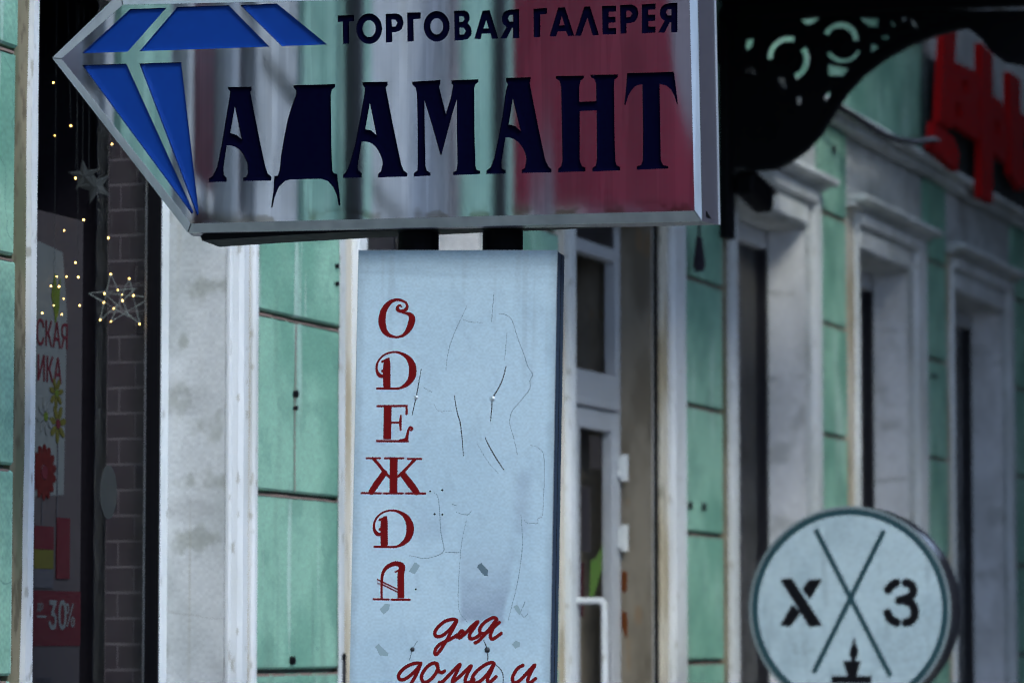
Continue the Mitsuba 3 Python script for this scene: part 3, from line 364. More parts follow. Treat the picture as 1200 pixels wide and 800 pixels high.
STAINS_px = [(0.0548,-0.2865),(0.1284,-0.3299),(0.1562,-0.0523),(0.0247,-0.1436)]
R_LINES = [[(-0.125,0.275,0.0093),(0.1442,-0.2533,0.0093)],[(0.1271,0.2672,0.0093),(-0.138,-0.2401,0.0093)]]
R_X = [[(-0.2515,0.0943),(-0.2167,0.0956),(-0.1099,-0.0675),(-0.149,-0.0715)],[(-0.1515,0.0891),(-0.108,0.0929),(-0.1478,0.0299),(-0.1709,0.0597)],[(-0.2533,-0.0666),(-0.2229,-0.0693),(-0.1876,-0.0247),(-0.2134,0.0008)]]
R_Z = [[(0.2051,0.0797,0.0152),(0.2204,0.0746,0.0152),(0.2313,0.0577,0.0152),(0.2267,0.0376,0.0152),(0.2095,0.0252,0.0152),(0.1795,0.0171,0.0152)],[(0.2051,0.0143,0.0152),(0.2263,0.0041,0.0152),(0.2353,-0.0194,0.0152),(0.2325,-0.0428,0.0152),(0.2186,-0.0578,0.0152),(0.2032,-0.0619,0.0152)],[(0.1692,0.0801,0.0152),(0.1519,0.0702,0.0152),(0.1397,0.0552,0.0152)],[(0.1361,-0.0271,0.0152),(0.1469,-0.0489,0.0152),(0.169,-0.0617,0.0152)]]
R_CANDLE = [[(-0.0689,-0.2546),(0.0705,-0.2548),(0.0703,-0.2749),(-0.0692,-0.2747)],[(-0.0251,-0.2009),(0.0334,-0.2011),(0.0245,-0.2262),(0.0173,-0.2547),(-0.0086,-0.2547),(-0.0168,-0.2261)],[(0.0129,-0.1204),(0.0153,-0.1372),(0.0211,-0.1506),(0.0244,-0.1641),(0.0225,-0.1775),(0.0155,-0.1876),(0.0069,-0.1884),(0.0001,-0.1808),(-0.0015,-0.169),(0.0021,-0.1556),(0.0083,-0.1422)],[(0.0043,-0.1859),(0.0147,-0.1859),(0.0145,-0.2027),(0.0041,-0.2027)]]
R_RIM = [(-0.3747,0.0275),(0.3669,0.0214),(0.0033,0.3577),(-0.3616,0.0274),(-0.3441,0.0273)]
BR_OUT = [(0.019,3.15),(-0.038,3.214),(-0.05,3.233),(-0.129,3.232),(-0.219,3.234),(-0.275,3.26),(-0.343,3.306),(-0.399,3.364),(-0.455,3.45),(-0.511,3.529),(-0.579,3.597),(-0.668,3.659),(-0.767,3.708),(-0.866,3.742),(-0.943,3.759),(-1.003,3.77),(-1.031,3.755),(-1.074,3.715),(-1.111,3.664),(-1.16,3.624),(-1.235,3.607),(-1.332,3.572),(-1.374,3.538),(-1.399,3.806),(0.015,3.881)]
BR_HOLES = [[(-0.332,3.824),(-0.402,3.828),(-0.385,3.813),(-0.357,3.804)],[(-0.103,3.753),(-0.132,3.757),(-0.12,3.724),(-0.092,3.698)],[(-0.097,3.626),(-0.12,3.641),(-0.142,3.612)],[(-0.232,3.592),(-0.255,3.591),(-0.266,3.551),(-0.249,3.558)],[(-0.44,3.637),(-0.468,3.627),(-0.521,3.616),(-0.501,3.59),(-0.443,3.595)],[(-0.575,3.817),(-0.647,3.811),(-0.641,3.78),(-0.613,3.784)],[(-0.618,3.71),(-0.646,3.698),(-0.615,3.678)],[(-0.657,3.736),(-0.685,3.743),(-0.685,3.729)],[(-0.779,3.801),(-0.795,3.789),(-0.804,3.767),(-0.79,3.775)],[(-0.696,3.799),(-0.715,3.782),(-0.707,3.777)],[(-0.422,3.506),(-0.442,3.529),(-0.447,3.516),(-0.428,3.486)],[(-0.31,3.511),(-0.327,3.51),(-0.324,3.483),(-0.312,3.483)],[(-0.741,3.808),(-0.763,3.812),(-0.751,3.797)],[(-0.208,3.673),(-0.209,3.685),(-0.211,3.696),(-0.216,3.706),(-0.222,3.716),(-0.23,3.724),(-0.239,3.731),(-0.25,3.736),(-0.261,3.739),(-0.273,3.741),(-0.284,3.74),(-0.296,3.737),(-0.301,3.755),(-0.286,3.758),(-0.271,3.759),(-0.256,3.758),(-0.242,3.754),(-0.229,3.747),(-0.217,3.738),(-0.207,3.728),(-0.199,3.716),(-0.193,3.702),(-0.19,3.688),(-0.189,3.673)],[(-0.327,3.702),(-0.333,3.693),(-0.337,3.683),(-0.339,3.673),(-0.339,3.662),(-0.338,3.652),(-0.335,3.642),(-0.331,3.632),(-0.325,3.624),(-0.318,3.616),(-0.309,3.61),(-0.3,3.606),(-0.309,3.585),(-0.322,3.592),(-0.333,3.6),(-0.343,3.61),(-0.35,3.621),(-0.356,3.633),(-0.36,3.647),(-0.362,3.66),(-0.361,3.674),(-0.358,3.688),(-0.353,3.701),(-0.346,3.714)],[(-0.442,3.758),(-0.449,3.768),(-0.459,3.777),(-0.47,3.783),(-0.483,3.786),(-0.496,3.785),(-0.509,3.782),(-0.52,3.776),(-0.53,3.767),(-0.538,3.756),(-0.542,3.743),(-0.544,3.73),(-0.564,3.729),(-0.562,3.747),(-0.556,3.764),(-0.545,3.779),(-0.532,3.791),(-0.516,3.8),(-0.498,3.805),(-0.48,3.805),(-0.463,3.801),(-0.447,3.793),(-0.434,3.782),(-0.424,3.767)],[(-0.557,3.688),(-0.551,3.678),(-0.542,3.669),(-0.533,3.663),(-0.522,3.658),(-0.51,3.656),(-0.498,3.656),(-0.486,3.658),(-0.474,3.663),(-0.464,3.67),(-0.455,3.678),(-0.448,3.689),(-0.437,3.683),(-0.445,3.67),(-0.456,3.66),(-0.469,3.652),(-0.482,3.646),(-0.497,3.643),(-0.512,3.643),(-0.526,3.646),(-0.539,3.651),(-0.551,3.659),(-0.561,3.67),(-0.569,3.682)]]
BR_C = [(-0.278,3.671),(-0.494,3.724)]
BR_TOP = [(0.005,3.89),(-1.217,3.852),(0.005,3.925)]
REDL_wall = [(18.576,4.409),(18.241,3.908),(18.72,4.277),(19.343,4.323),(19.325,3.96),(19.626,4.433),(19.324,3.937),(19.593,3.788),(18.072,3.737),(18.757,3.691),(20.583,3.976)]
CABLE = [(16.251,3.661),(16.669,3.665),(17.381,3.683),(17.798,3.718),(18.255,3.775),(18.564,3.787)]
LAMP = [(0.054,3.229),(-0.084,3.146),(-0.047,3.101)]
HOOK = [(14.07,2.955),(14.068,2.828),(14.055,2.766),(14.527,2.779)]
POSTER = [(8.829,2.461),(9.129,2.454),(9.149,1.479),(8.852,1.467),(8.855,1.326),(9.153,1.323),(8.857,1.229),(8.855,2.189),(9.018,2.121),(8.863,2.096),(8.994,2.033),(8.852,1.438),(9.072,1.361)]
STARS = [(9.094,2.564),(9.293,2.261),(9.209,1.726),(8.903,2.273)]
BULBS = [(9.046,2.562),(9.442,2.432),(9.291,2.303),(9.427,2.315),(9.193,2.251),(9.342,2.273),(9.393,2.273),(9.45,2.277),(9.343,2.238),(9.243,2.227),(9.457,2.245),(9.293,2.213),(9.233,2.187),(9.361,2.197),(9.463,2.205),(9.261,2.424),(8.964,2.414),(9.013,2.333),(8.977,2.293),(9.03,2.296),(8.92,2.288),(8.947,2.232),(8.925,2.262),(8.874,2.259),(8.906,2.211),(8.845,2.186),(8.969,2.193),(9.053,2.223),(8.888,2.795),(8.974,2.692),(8.891,2.656),(9.278,2.682),(9.064,2.452)]

# ---------------------------------------------------------------- ground
struct('pavement', bx(-60, 110, -4.9, 0.3, -0.3, 0.0), 'm_pave')
struct('road', bx(-60, 110, -40, -5.05, -0.4, -0.12), 'm_asphalt')
struct('kerb', bx(-60, 110, -5.05, -4.9, -0.4, 0.004, 0.01), 'm_pave')

# ---------------------------------------------------------------- the mint green building with its shop fronts
B = thing('shop_building', 'mint green plaster building with white window surrounds along the pavement', 'building')
def sheet_xz(x0, x1, z0, z1, y):
    return trimesh.Trimesh([(x0, y, z0), (x1, y, z0), (x1, y, z1), (x0, y, z1)], [(0, 1, 2), (0, 2, 3)], process=False)
JOINTS = [0.25 + 0.5 * k for k in range(8)]          # 0.25 .. 3.75

def pilaster(x0, x1, z_top=3.66, seen=True):
    P = part(B, 'pilaster', bx(x0 + .006, x1 - .006, -0.006, 0.02, 0.0, z_top), 'm_groove')
    if not seen:
        part(P, 'block', bx(x0, x1, -0.03, 0.0, 0, z_top), 'm_green'); return P
    zs = [0.0] + [z for z in JOINTS if z < z_top - .1] + [z_top]
    for a, b in zip(zs[:-1], zs[1:]):
        dz = rng.uniform(-.002, .002)
        part(P, 'block', bx(x0 + rng.uniform(0, .003), x1 - rng.uniform(0, .003), -0.030 + rng.uniform(-.003, .002), 0.004, a + .007 + dz, b - .007 + dz, .006), 'm_green')
        if 1.0 < b < 3.3:                             # the crumbling lower lip of the joint
            n = 7; xs = np.linspace(x0 + .01, x1 - .01, n)
            lip = cat(*[bx(xs[i], xs[i + 1] - rng.uniform(0, .02), -0.0315, -.012, b - .0105 + rng.uniform(-.001, 0), b - .0055 + rng.uniform(-.002, .0015)) for i in range(n - 1)])
            part(P, 'joint_edge', lip, 'm_crack_pink')
    return P

# pilaster, near edge strip, white edge, opening, kind
BAYS = [
    (7.45, 8.107, 8.178, 8.216, 9.480, 'shop', 'm_moss'),
    (9.64, 10.311, 10.426, 10.50, 11.62, 'window', 'm_cream'),
    (11.83, 12.40, 12.53, 12.60, 13.68, 'door', 'm_cream'),
    (14.02, 14.593, 14.73, 14.83, 16.08, 'window', 'm_moss'),
    (16.28, 16.78, 17.005, 17.04, 18.18, 'window', 'm_cream'),
    (18.53, 19.02, 19.19, 19.22, 20.63, 'window', 'm_cream'),
    (20.87, 21.40, 21.55, 21.62, 22.85, 'window', 'm_cream'),
]
HEAD = {'shop': 3.14, 'window': 3.14, 'door': 2.93}
SILL = {'shop': 0.45, 'window': 0.75, 'door': 0.0}
ends = [b[0] for b in BAYS[1:]] + [23.05]
prev_end = 7.2
walls = []
for (a, b, c, d, e, kind, near), nxt in zip(BAYS, ends):
    walls.append(bx(prev_end, d, 0.0, 0.215, 0, 3.66))                     # the pier
    walls.append(bx(d, e, 0.0, 0.215, HEAD[kind], 3.66))
    if SILL[kind] > 0: walls.append(bx(d, e, 0.0, 0.215, 0, SILL[kind]))
    prev_end = e
walls.append(bx(prev_end, 46, 0.0, 0.215, 0, 3.66))
part(B, 'ground_floor_wall', cat(walls), 'm_white_plaster')
for i, ((a, b, c, d, e, kind, near), nxt) in enumerate(zip(BAYS, ends)):
    pilaster(a, b)
    h = HEAD[kind]
    top = 3.33 if kind != 'door' else 3.10
    if i == 0:   # a sagging strip of mossy render and the white edge board
        zs = np.linspace(0, 3.3, 67)
        off = (meshkit.fbm(np.stack([zs * 2.0, zs * 0, zs * 0], 1), 4, 3) - .5) * .028 + (zs - 1.2) * .004
        pr = Polygon([(b + .002, z) for z in zs] + [(c + o, z) for z, o in zip(zs[::-1], off[::-1])])
        part(B, 'edge_strip', xz(pr, -.020, 0.0), near, 'mossy brown strip of old render')
        off2 = (meshkit.fbm(np.stack([zs * 1.4, zs * 0 + 7, zs * 0], 1), 4, 5) - .5) * .012
        pr = Polygon([(c + o + .001, z) for z, o in zip(zs, off)] + [(d + o, z) for z, o in zip(zs[::-1], off2[::-1])])
        part(B, 'edge_board', xz(pr, -.034, 0.0), 'm_white_paint')
    else:
        part(B, 'edge_strip', bx(b + .002, c - .001, -.012, 0.0, 0, top, .003), near)
        part(B, 'edge_board', bx(c, d, -.034, 0.0, 0, top, .006), 'm_white_paint')
    if kind == 'window':
        part(B, 'jamb', bx(e - .006, e + .004, -.004, .16, SILL[kind], h - .002), 'm_jamb_white')
    # the stepped moulding on the far side of the opening
    w = nxt - e
    if kind == 'door':
        part(B, 'moulding', bx(e + .005, e + .055, -.004, 0.0, 0, top), 'm_black')
        part(B, 'moulding', bx(e + .06, e + .145, -.020, 0.0, 0, top, .006), 'm_cream')
        part(B, 'moulding', bx(e + .15, nxt - .012, -.045, 0.0, 0, top, .012), 'm_white_paint')
    elif i == 0:
        part(B, 'moulding', bx(e, 9.496, -.016, 0.0, 0, top, .004), 'm_white_paint')
        part(B, 'moulding', bx(9.500, 9.560, -.042, 0.0, 0, top, .012), 'm_white_paint')
        part(B, 'moulding', bx(9.562, 9.598, -.026, 0.0, 0, top, .006), 'm_cream')
        part(B, 'moulding', bx(9.600, nxt - .006, -.038, 0.0, 0, top, .008), 'm_white_paint')
    else:
        part(B, 'moulding', bx(e, e + w * .28, -.018, 0.0, 0, top, .005), 'm_white_plaster')
        part(B, 'moulding', bx(e + w * .32, nxt - .012, -.040, 0.0, 0, top, .012), 'm_white_paint')
    # lintel, drip ledge and frieze panel
    if kind == 'window':
        L = part(B, 'lintel', bx(d + .005, e - .005, -.020, 0.0, h + .006, 3.325, .004), 'm_white_plaster')
        part(L, 'lintel_face', bx(c + .01, e - .07, -.040, -.020, h + .012, 3.235, .008), 'm_white_paint')
        part(L, 'lintel_band', bx(c + .01, e + w * .3, -.060, -.020, 3.262, 3.318, .006), 'm_white_paint')
        part(L, 'keystone_line', bx((d + e) / 2 - .008, (d + e) / 2 + .008, -.0415, -.036, h + .012, 3.315), 'm_white_plaster')
        part(B, 'drip_ledge', cat(bx(b + .02, nxt - .02, -.125, 0.0, 3.345, 3.378, .008), bx(b + .03, nxt - .03, -.07, 0.0, 3.328, 3.346)), 'm_white_plaster')
        part(B, 'frieze_panel', bx(b + .015, nxt - .015, -.012, 0.0, 3.372, 3.655, .005), 'm_white_plaster')
pilaster(23.05, 23.6)

# cornice above the ground floor, upper wall
part(B, 'cornice', cat(*[c for a0, a1 in ((7.2, 11.8), (14.68, 46)) for c in (bx(a0, a1, -.075, 0.42, 3.66, 3.70, .008), bx(a0, a1, -.12, 0.42, 3.70, 3.735, .01), bx(a0, a1, -.06, 0.42, 3.735, 3.765, .006))]), 'm_white_plaster')
part(B, 'upper_wall', bx(-30, 46, 0.0, 0.42, 3.765, 9.6), 'm_white_plaster')
part(B, 'green_frieze', bx(7.2, 18.53, -.02, 0.0, 3.767, 4.36, .004), 'm_green')
part(B, 'green_field', cat(bx(7.2, 18.53, -.02, 0.0, 4.52, 9.3, .004)), 'm_green')
part(B, 'canopy_back_wall', bx(11.8, 14.68, .002, .40, 3.655, 3.77), 'm_green')
part(B, 'string_course', cat(bx(7.2, 18.6, -.07, 0.0, 4.37, 4.44, .01), bx(7.2, 18.6, -.045, 0.0, 4.44, 4.51, .008)), 'm_white_paint')
part(B, 'eaves_cornice', cat(bx(-30, 46, -.25, 0.5, 9.4, 9.55, .02), bx(-30, 46, -.42, 0.5, 9.55, 9.75, .02)), 'm_white_plaster')
part(B, 'roof', bx(-30, 46, -.3, 9, 9.76, 9.95), 'm_board_dark')
# the rear of the street front, behind the camera, seen only as reflections in the steel sign
part(B, 'ground_floor_wall', bx(-30, 7.2, 0.0, 0.215, 0, 3.66), 'm_white_plaster')
for x0, x1 in ((5.2, 6.2), (2.6, 3.6), (-4.1, -1.2), (-18.5, -10.2), (-27, -22)):
    part(B, 'pilaster', bx(x0, x1, -0.03, 0.0, 0, 8.6), 'm_green')
for x0, x1 in ((4.0, 5.0), (0.55, 2.2), (-9.4, -8.8), (-21, -19.5)):
    W = part(B, 'window', bx(x0, x1, -.012, 0.0, .75, 8.2), 'm_gloss_black')
    part(W, 'frame', cat(bx(x0 - .15, x0, -.05, 0, .6, 8.4, .008), bx(x1, x1 + .15, -.05, 0, .6, 8.4, .008), *[bx(x0, x1, -.03, 0, z, z + .07) for z in (2.4, 2.9, 3.7, 4.8, 6.1, 7.4)]), 'm_white_plaster')
for x, r in ((1.75, .045), (-2.6, .05), (-13.0, .06)):
    part(B, 'downpipe', tube([(x, -.10, .2), (x, -.10, 8.6)], r, 10), 'm_white_paint' if x > 0 else 'm_dark_frame')
for x in [p[0] for p in BAYS]:
    W = part(B, 'window', bx(x + .95, x + 1.95, -.026, 0.0, 5.0, 7.1), 'm_gloss_black')
    part(W, 'frame', cat(bx(x + .75, x + .95, -.07, 0, 4.85, 7.3, .008), bx(x + 1.95, x + 2.15, -.07, 0, 4.85, 7.3, .008), bx(x + .95, x + 1.95, -.07, 0, 7.1, 7.4, .008),
                         bx(x + 1.42, x + 1.48, -.04, 0, 5.0, 7.1), bx(x + .95, x + 1.95, -.04, 0, 6.3, 6.36)), 'm_white_paint')

# rooms behind the openings
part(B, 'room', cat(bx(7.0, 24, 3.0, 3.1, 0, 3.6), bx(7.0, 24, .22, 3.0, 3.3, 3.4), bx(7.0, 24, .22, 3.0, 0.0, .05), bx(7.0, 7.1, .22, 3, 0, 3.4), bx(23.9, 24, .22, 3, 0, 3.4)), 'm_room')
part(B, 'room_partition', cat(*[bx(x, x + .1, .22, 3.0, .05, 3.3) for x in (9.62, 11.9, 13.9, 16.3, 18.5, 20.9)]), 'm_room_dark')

# windows in the openings
for i, (a, b, c, d, e, kind, near) in enumerate(BAYS):
    if kind != 'window': continue
    z0, z1, y = SILL[kind], HEAD[kind], 0.185
    W = part(B, 'window', bx(d, d + .05, y - .02, y + .03, z0 + .003, z1 - .003, .004), 'm_dark_frame')
    part(W, 'far_jamb', bx(e - .020, e - .007, y - .02, y + .03, z0 + .003, z1 - .003), 'm_dark_frame')
    part(W, 'head_rail', bx(d + .052, e - .022, y - .022, y + .03, z1 - .085, z1 - .003, .005), 'm_alu')
    part(W, 'pane', sheet_xz(d + .052, e - .022, z0 + .06, z1 - .087, y + .005), 'm_glass')
    part(W, 'stile', bx((d + e) / 2 - .02, (d + e) / 2 + .02, y - .016, y + .0025, z0 + .06, z1 - .088, .004), 'm_dark_frame')
    part(W, 'sill', bx(d - .03, e + .03, -.06, y - .021, z0 - .045, z0 + .002, .005), 'm_white_paint')
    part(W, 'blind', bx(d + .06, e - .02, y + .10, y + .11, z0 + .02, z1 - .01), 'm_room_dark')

# the shop window on the left
W = part(B, 'shop_window', cat(bx(9.409, 9.478, .165, .213, .453, 3.137, .006), bx(8.236, 8.30, .165, .215, .453, 3.137, .006), bx(8.30, 9.408, .165, .213, .453, .54, .006), bx(8.30, 9.408, .165, .213, 3.05, 3.137, .006)), 'm_white_paint')
part(W, 'gasket', bx(9.398, 9.4085, .160, .20, .545, 3.045), 'm_black')
part(W, 'pane', sheet_xz(8.302, 9.397, .545, 3.045, .181), 'm_glass')
Q = part(B, 'brick_return', bx(9.4885, 9.60, .218, .358, .05, 3.29), 'm_mortar', 'mauve painted brick return inside the shop window')
zc, k = 0.06, 0
while zc < 3.2:
    for y0, y1 in ([(.220, .318), (.322, .356)] if k % 2 else [(.220, .270), (.274, .356)]):
        part(Q, 'brick', bx(9.487 + rng.uniform(-.0012, .0012), 9.497, y0, y1, zc + .003, zc + .0665, .001), 'm_brick')
    zc += .0705; k += 1

# the door
D = part(B, 'door', cat(bx(12.605, 12.64, .12, .17, 0.01, 2.925), bx(13.60, 13.655, .12, .17, 0.01, 2.925, .004), bx(12.64, 13.60, .12, .17, 2.762, 2.812, .004), bx(12.64, 13.60, .112, .17, 2.215, 2.328, .004)), 'm_alu', 'grey aluminium shop door with a transom light')
part(D, 'dark_head_panel', bx(12.64, 13.60, .130, .17, 2.8125, 2.925), 'm_dark_frame')
part(D, 'transom_bar', bx(12.64, 13.60, .104, .15, 2.196, 2.222, .004), 'm_alu')
part(D, 'leaf_frame', cat(bx(13.045, 13.135, .120, .165, .01, 2.19, .004), bx(13.548, 13.598, .120, .165, .01, 2.19, .004), bx(13.135, 13.548, .122, .165, 2.115, 2.19, .003), bx(13.135, 13.548, .122, .165, .01, .25, .003),
                          bx(12.642, 12.70, .12, .165, .01, 2.19, .004), bx(12.98, 13.04, .12, .165, .01, 2.19, .004), bx(12.70, 12.98, .122, .165, 2.115, 2.19, .003), bx(12.70, 12.98, .122, .165, .01, .25, .003)), 'm_alu')
part(D, 'pane', sheet_xz(13.135, 13.548, .25, 2.115, .1265), 'm_glass')
part(D, 'pane', sheet_xz(12.70, 12.98, .25, 2.115, .1265), 'm_glass')
part(D, 'transom_pane', sheet_xz(12.64, 13.60, 2.328, 2.762, .1265), 'm_glass')
H = part(D, 'handle', tube([(13.093, .118, 1.478), (13.093, .030, 1.478), (13.093, .016, 1.464), (13.093, .016, 0.95), (13.093, .030, .936), (13.093, .118, .936)], .0125, 12), 'm_white_paint', 'white pull handle', smooth=30)
for z in (1.985, 1.72, .4):
    part(D, 'hinge', cat(tube([(13.628, .100, z - .05), (13.628, .100, z + .05)], .017, 12), bx(13.60, 13.65, .108, .121, z - .04, z + .04, .004)), 'm_white_paint', smooth=30)
part(D, 'notice', bx(13.17, 13.29, .1285, .1295, 1.66, 1.90), 'm_paper_grey')
part(D, 'notice', bx(13.28, 13.42, .1285, .1295, 1.97, 2.09), 'm_paper_grey')
part(D, 'sticker', xz(Polygon([(13.27, 1.47), (13.33, 1.50), (13.43, 1.60), (13.44, 1.69), (13.36, 1.64), (13.29, 1.63)]), .1285, .1295), 'm_leaf_green', 'green sticker')
part(D, 'sticker', bx(13.14, 13.20, .1285, .1295, 1.42, 1.62), 'm_poster_red', 'red sticker')
J = part(B, 'door_jamb', bx(13.664, 13.690, .002, .30, 0, 2.928), 'm_beige', 'bare beige door jamb with rust patches')
def on_jamb(pts):
    m = prism(Polygon(pts), 0, .0025); v = np.array(m.vertices)
    return trimesh.Trimesh(np.stack([13.664 - v[:, 2], v[:, 0], v[:, 1]], 1), m.faces, process=False)
part(J, 'rust_patch', on_jamb([(.098, 1.592), (.118, 1.598), (.128, 1.58), (.126, 1.53), (.110, 1.512), (.100, 1.525), (.097, 1.56)]), 'm_rust')
part(J, 'rust_patch', on_jamb([(.100, 1.44), (.126, 1.447), (.129, 1.40), (.115, 1.375), (.106, 1.345), (.099, 1.35), (.096, 1.40)]), 'm_rust')
# the room behind the door is a dark porch
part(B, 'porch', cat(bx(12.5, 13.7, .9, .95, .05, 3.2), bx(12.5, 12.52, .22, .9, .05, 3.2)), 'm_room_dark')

# old anchors, holes and a rusty wire in the plaster
for x, z, r in ((9.917, 2.035, .011), (9.916, 1.995, .007), (10.24, 2.43, .007), (10.24, 2.378, .007), (9.902, 1.282, .012), (10.30, 1.288, .013), (14.08, 1.856, .016), (14.28, 1.856, .016), (16.52, 3.55, .02), (18.62, 2.66, .014), (18.72, 2.66, .014)):
    m = trimesh.creation.cylinder(radius=r, height=.02, sections=10); m.apply_transform(trimesh.transformations.rotation_matrix(math.pi / 2, (1, 0, 0))); m.apply_translation((x, -.030, z))
    m.apply_scale([1, 1, 1.0]); part(B, 'anchor', m, 'm_black')
zs = np.linspace(1.758, 2.24, 14)
part(B, 'rusty_wire', tube([(9.915 + .004 * math.sin(z * 9), -.034, z) for z in zs], .0016, 5), 'm_crack_pink')
zs = np.linspace(.9, 3.2, 70)
off = (meshkit.fbm(np.stack([zs * 3, zs * 0, zs * 0 + 2], 1), 4, 9) - .5) * .022
part(B, 'paint_smear', xz(Polygon([(10.262 + o, z) for z, o in zip(zs, off)] + [(10.309, z) for z in zs[::-1]]), -.0355, -.0325), 'm_white_paint', 'pale whitewash smear down the edge of the pilaster')
part(B, 'stub_pipe', tube([(10.30, -.036, 1.285), (10.30, -.036, 1.10)], .008, 8), 'm_dark_frame')

# ---------------------------------------------------------------- what stands in the shop window
t = thing('window_poster', 'tall pale poster with flowers and a red discount band behind the left shop window', 'poster')
part(t, 'sheet', bx(8.60, 9.13, .300, .303, 1.10, 2.457), 'm_paper_grey')
part(t, 'photo_field', xz(Polygon([(8.62, 2.40), (9.0, 2.36), (9.03, 2.20), (9.02, 1.72), (8.62, 1.70)]), .2985, .2998), 'm_paper')
part(t, 'lettering', upright(text('СКАЯ', .068), 8.838, .297, 2.105, .78), 'm_ink_maroon')
part(t, 'lettering', upright(text('ИКА', .068), 8.845, .297, 2.012, .78), 'm_ink_maroon')
part(t, 'lettering', upright(text('ЗАБО', .028), 8.855, .297, 2.222, .8), 'm_ink') if False else None
part(t, 'red_band', bx(8.60, 9.128, .2970, .2985, 1.325, 1.468), 'm_poster_red')
part(t, 'lettering', upright(text('30', .072, bold=True), 8.925, .2962, 1.37, .9), 'm_paper')
part(t, 'lettering', upright(text('%', .062), 9.025, .2962, 1.374, .85), 'm_paper')
part(t, 'lettering', upright(text('до', .024), 8.86, .2962, 1.418, .9), 'm_paper')
part(t, 'lettering', bx(8.86, 8.915, .2955, .2962, 1.398, 1.404), 'm_paper')
part(t, 'lettering', upright(text('ТОВКИ', .022), 8.86, .297, 1.222, .95), 'm_ink')
def blossom(x, z, r, n, mat, core):
    pet = []
    for k in range(n):
        a = k * 2 * math.pi / n + .2
        e = Point(0, 0).buffer(1, 6)
        e = shapely.affinity.scale(e, r * .36, r * .17)
        e = shapely.affinity.translate(e, r * .62, 0); e = shapely.affinity.rotate(e, math.degrees(a), origin=(0, 0)); pet.append(shapely.affinity.translate(e, x, z))
    F = part(t, 'flower', xz(unary_union(pet), .2955, .2975), mat)
    part(F, 'centre', xz(Point(x, z).buffer(r * .24, 6), .2945, .2955), core)
import shapely.affinity
blossom(8.895, 1.775, .075, 14, 'm_flower', 'm_ink_maroon')
blossom(8.975, 1.905, .052, 7, 'm_yellow', 'm_ink_maroon')
blossom(8.965, 1.985, .042, 7, 'm_yellow', 'm_lime')
blossom(8.90, 1.92, .05, 8, 'm_paper', 'm_lime')
part(t, 'stalk', cat(bx(8.975, 8.980, .2968, .2978, 1.60, 1.86), bx(8.885, 8.889, .2968, .2978, 1.60, 1.72)), 'm_ink')
part(t, 'printed_jar', bx(8.84, 8.955, .2955, .2975, 1.575, 1.635), 'm_poster_red')
part(t, 'printed_jar', bx(8.84, 8.955, .2955, .2975, 1.525, 1.574), 'm_yellow')
part(t, 'printed_jar', bx(8.84, 8.955, .2955, .2975, 1.475, 1.524), 'm_ink')
part(t, 'printed_jar', bx(8.975, 9.055, .2955, .2975, 1.50, 1.66), 'm_poster_red')
part(t, 'printed_leaf', xz(Polygon([(8.93, 2.24), (8.95, 2.30), (8.965, 2.25), (8.985, 2.29), (8.975, 2.20), (8.955, 2.17), (8.945, 2.21)]), .296, .2975), 'm_lime')

def star_ring(x, z, r, turn, y):
    pts = []
    for k in range(11):
        a = math.pi / 2 + turn + k * math.pi / 5
        rr = r if k % 2 == 0 else r * .40
        pts.append((x + rr * math.cos(a), y, z + rr * math.sin(a)))
    return pts
BULB = {'emitter': {'type': 'area', 'radiance': rgb(2.6, 1.5, 0.36)}}
def hull_star(pts):
    P0 = [np.array(p) for p in pts[:10]]; c = sum(P0) / 10; n = np.array([-0.9494, -0.3141, 0]) * .002
    v = [c + n * 3, c - n * 3] + P0
    f = [(0, 2 + k, 2 + (k + 1) % 10) for k in range(10)] + [(1, 2 + (k + 1) % 10, 2 + k) for k in range(10)]
    return trimesh.Trimesh(v, f, process=False)
RV = np.array([0.31406, -0.94940, 0.0])                    # the stars hang face on to the pavement's walkers
def star_face(x, y, z, r, turn, inner=.42):
    return [np.array([x, y, z]) + RV * p[0] + np.array([0, 0, p[2]]) for p in star_ring(0, 0, r, turn, 0)] if inner else None
def bulb_mesh(key, pts, r=.0017):
    ms = []
    for p in pts:
        m = trimesh.creation.icosphere(subdivisions=1, radius=r * rng.uniform(.65, 1.25)); m.apply_translation(p); ms.append(m)
    part(key, 'bulbs', cat(*ms), 'm_paper', kind='stuff', **BULB)
for (x, z, tn, lab, use) in (
    (9.292, 2.262, .10, 'left wire star of the glowing pair hanging in the shop window', (0, 2, 3, 4, 5, 7, 9)),
    (9.385, 2.258, -.08, 'right wire star of the glowing pair hanging in the shop window', (0, 1, 2, 4, 6, 8, 9)),
):
    g = thing('star_light', lab, 'star light')
    pts = star_face(x, .285, z, .067, tn)
    part(g, 'wire_star', cat(tube(pts, .0013, 5), *[tube([pts[k], pts[(k + 4) % 10]], .0009, 5) for k in (0, 2, 4, 6, 8)]), 'm_wire')
    part(g, 'cord', tube([pts[0], (pts[0][0], pts[0][1], 3.03)], .0006, 5), 'm_wire_dim')
    bulb_mesh(g, [pts[k] for k in use])
for (x, z, r, tn, lab) in ((9.10, 2.575, .045, .1, 'left paper star of two hanging high in the shop window'), (9.17, 2.555, .05, .35, 'right paper star of two hanging high in the shop window')):
    g = thing('paper_star', lab, 'paper star')
    pts = star_face(x, .285, z, r, tn)
    part(g, 'star', hull_star(pts), 'm_wire_dim')
    part(g, 'cord', tube([pts[0], (pts[0][0], pts[0][1], 3.03)], .0006, 5), 'm_wire_dim')
g = thing('light_string', 'string of small warm lights hanging in front of the window poster', 'string lights')
lp = [(x, .278 + rng.uniform(-.012, .008), z) for x, z in BULBS if x < 9.06 or z > 2.38]
lp = [p for p in lp if p[0] < 9.39]
bulb_mesh(g, lp)
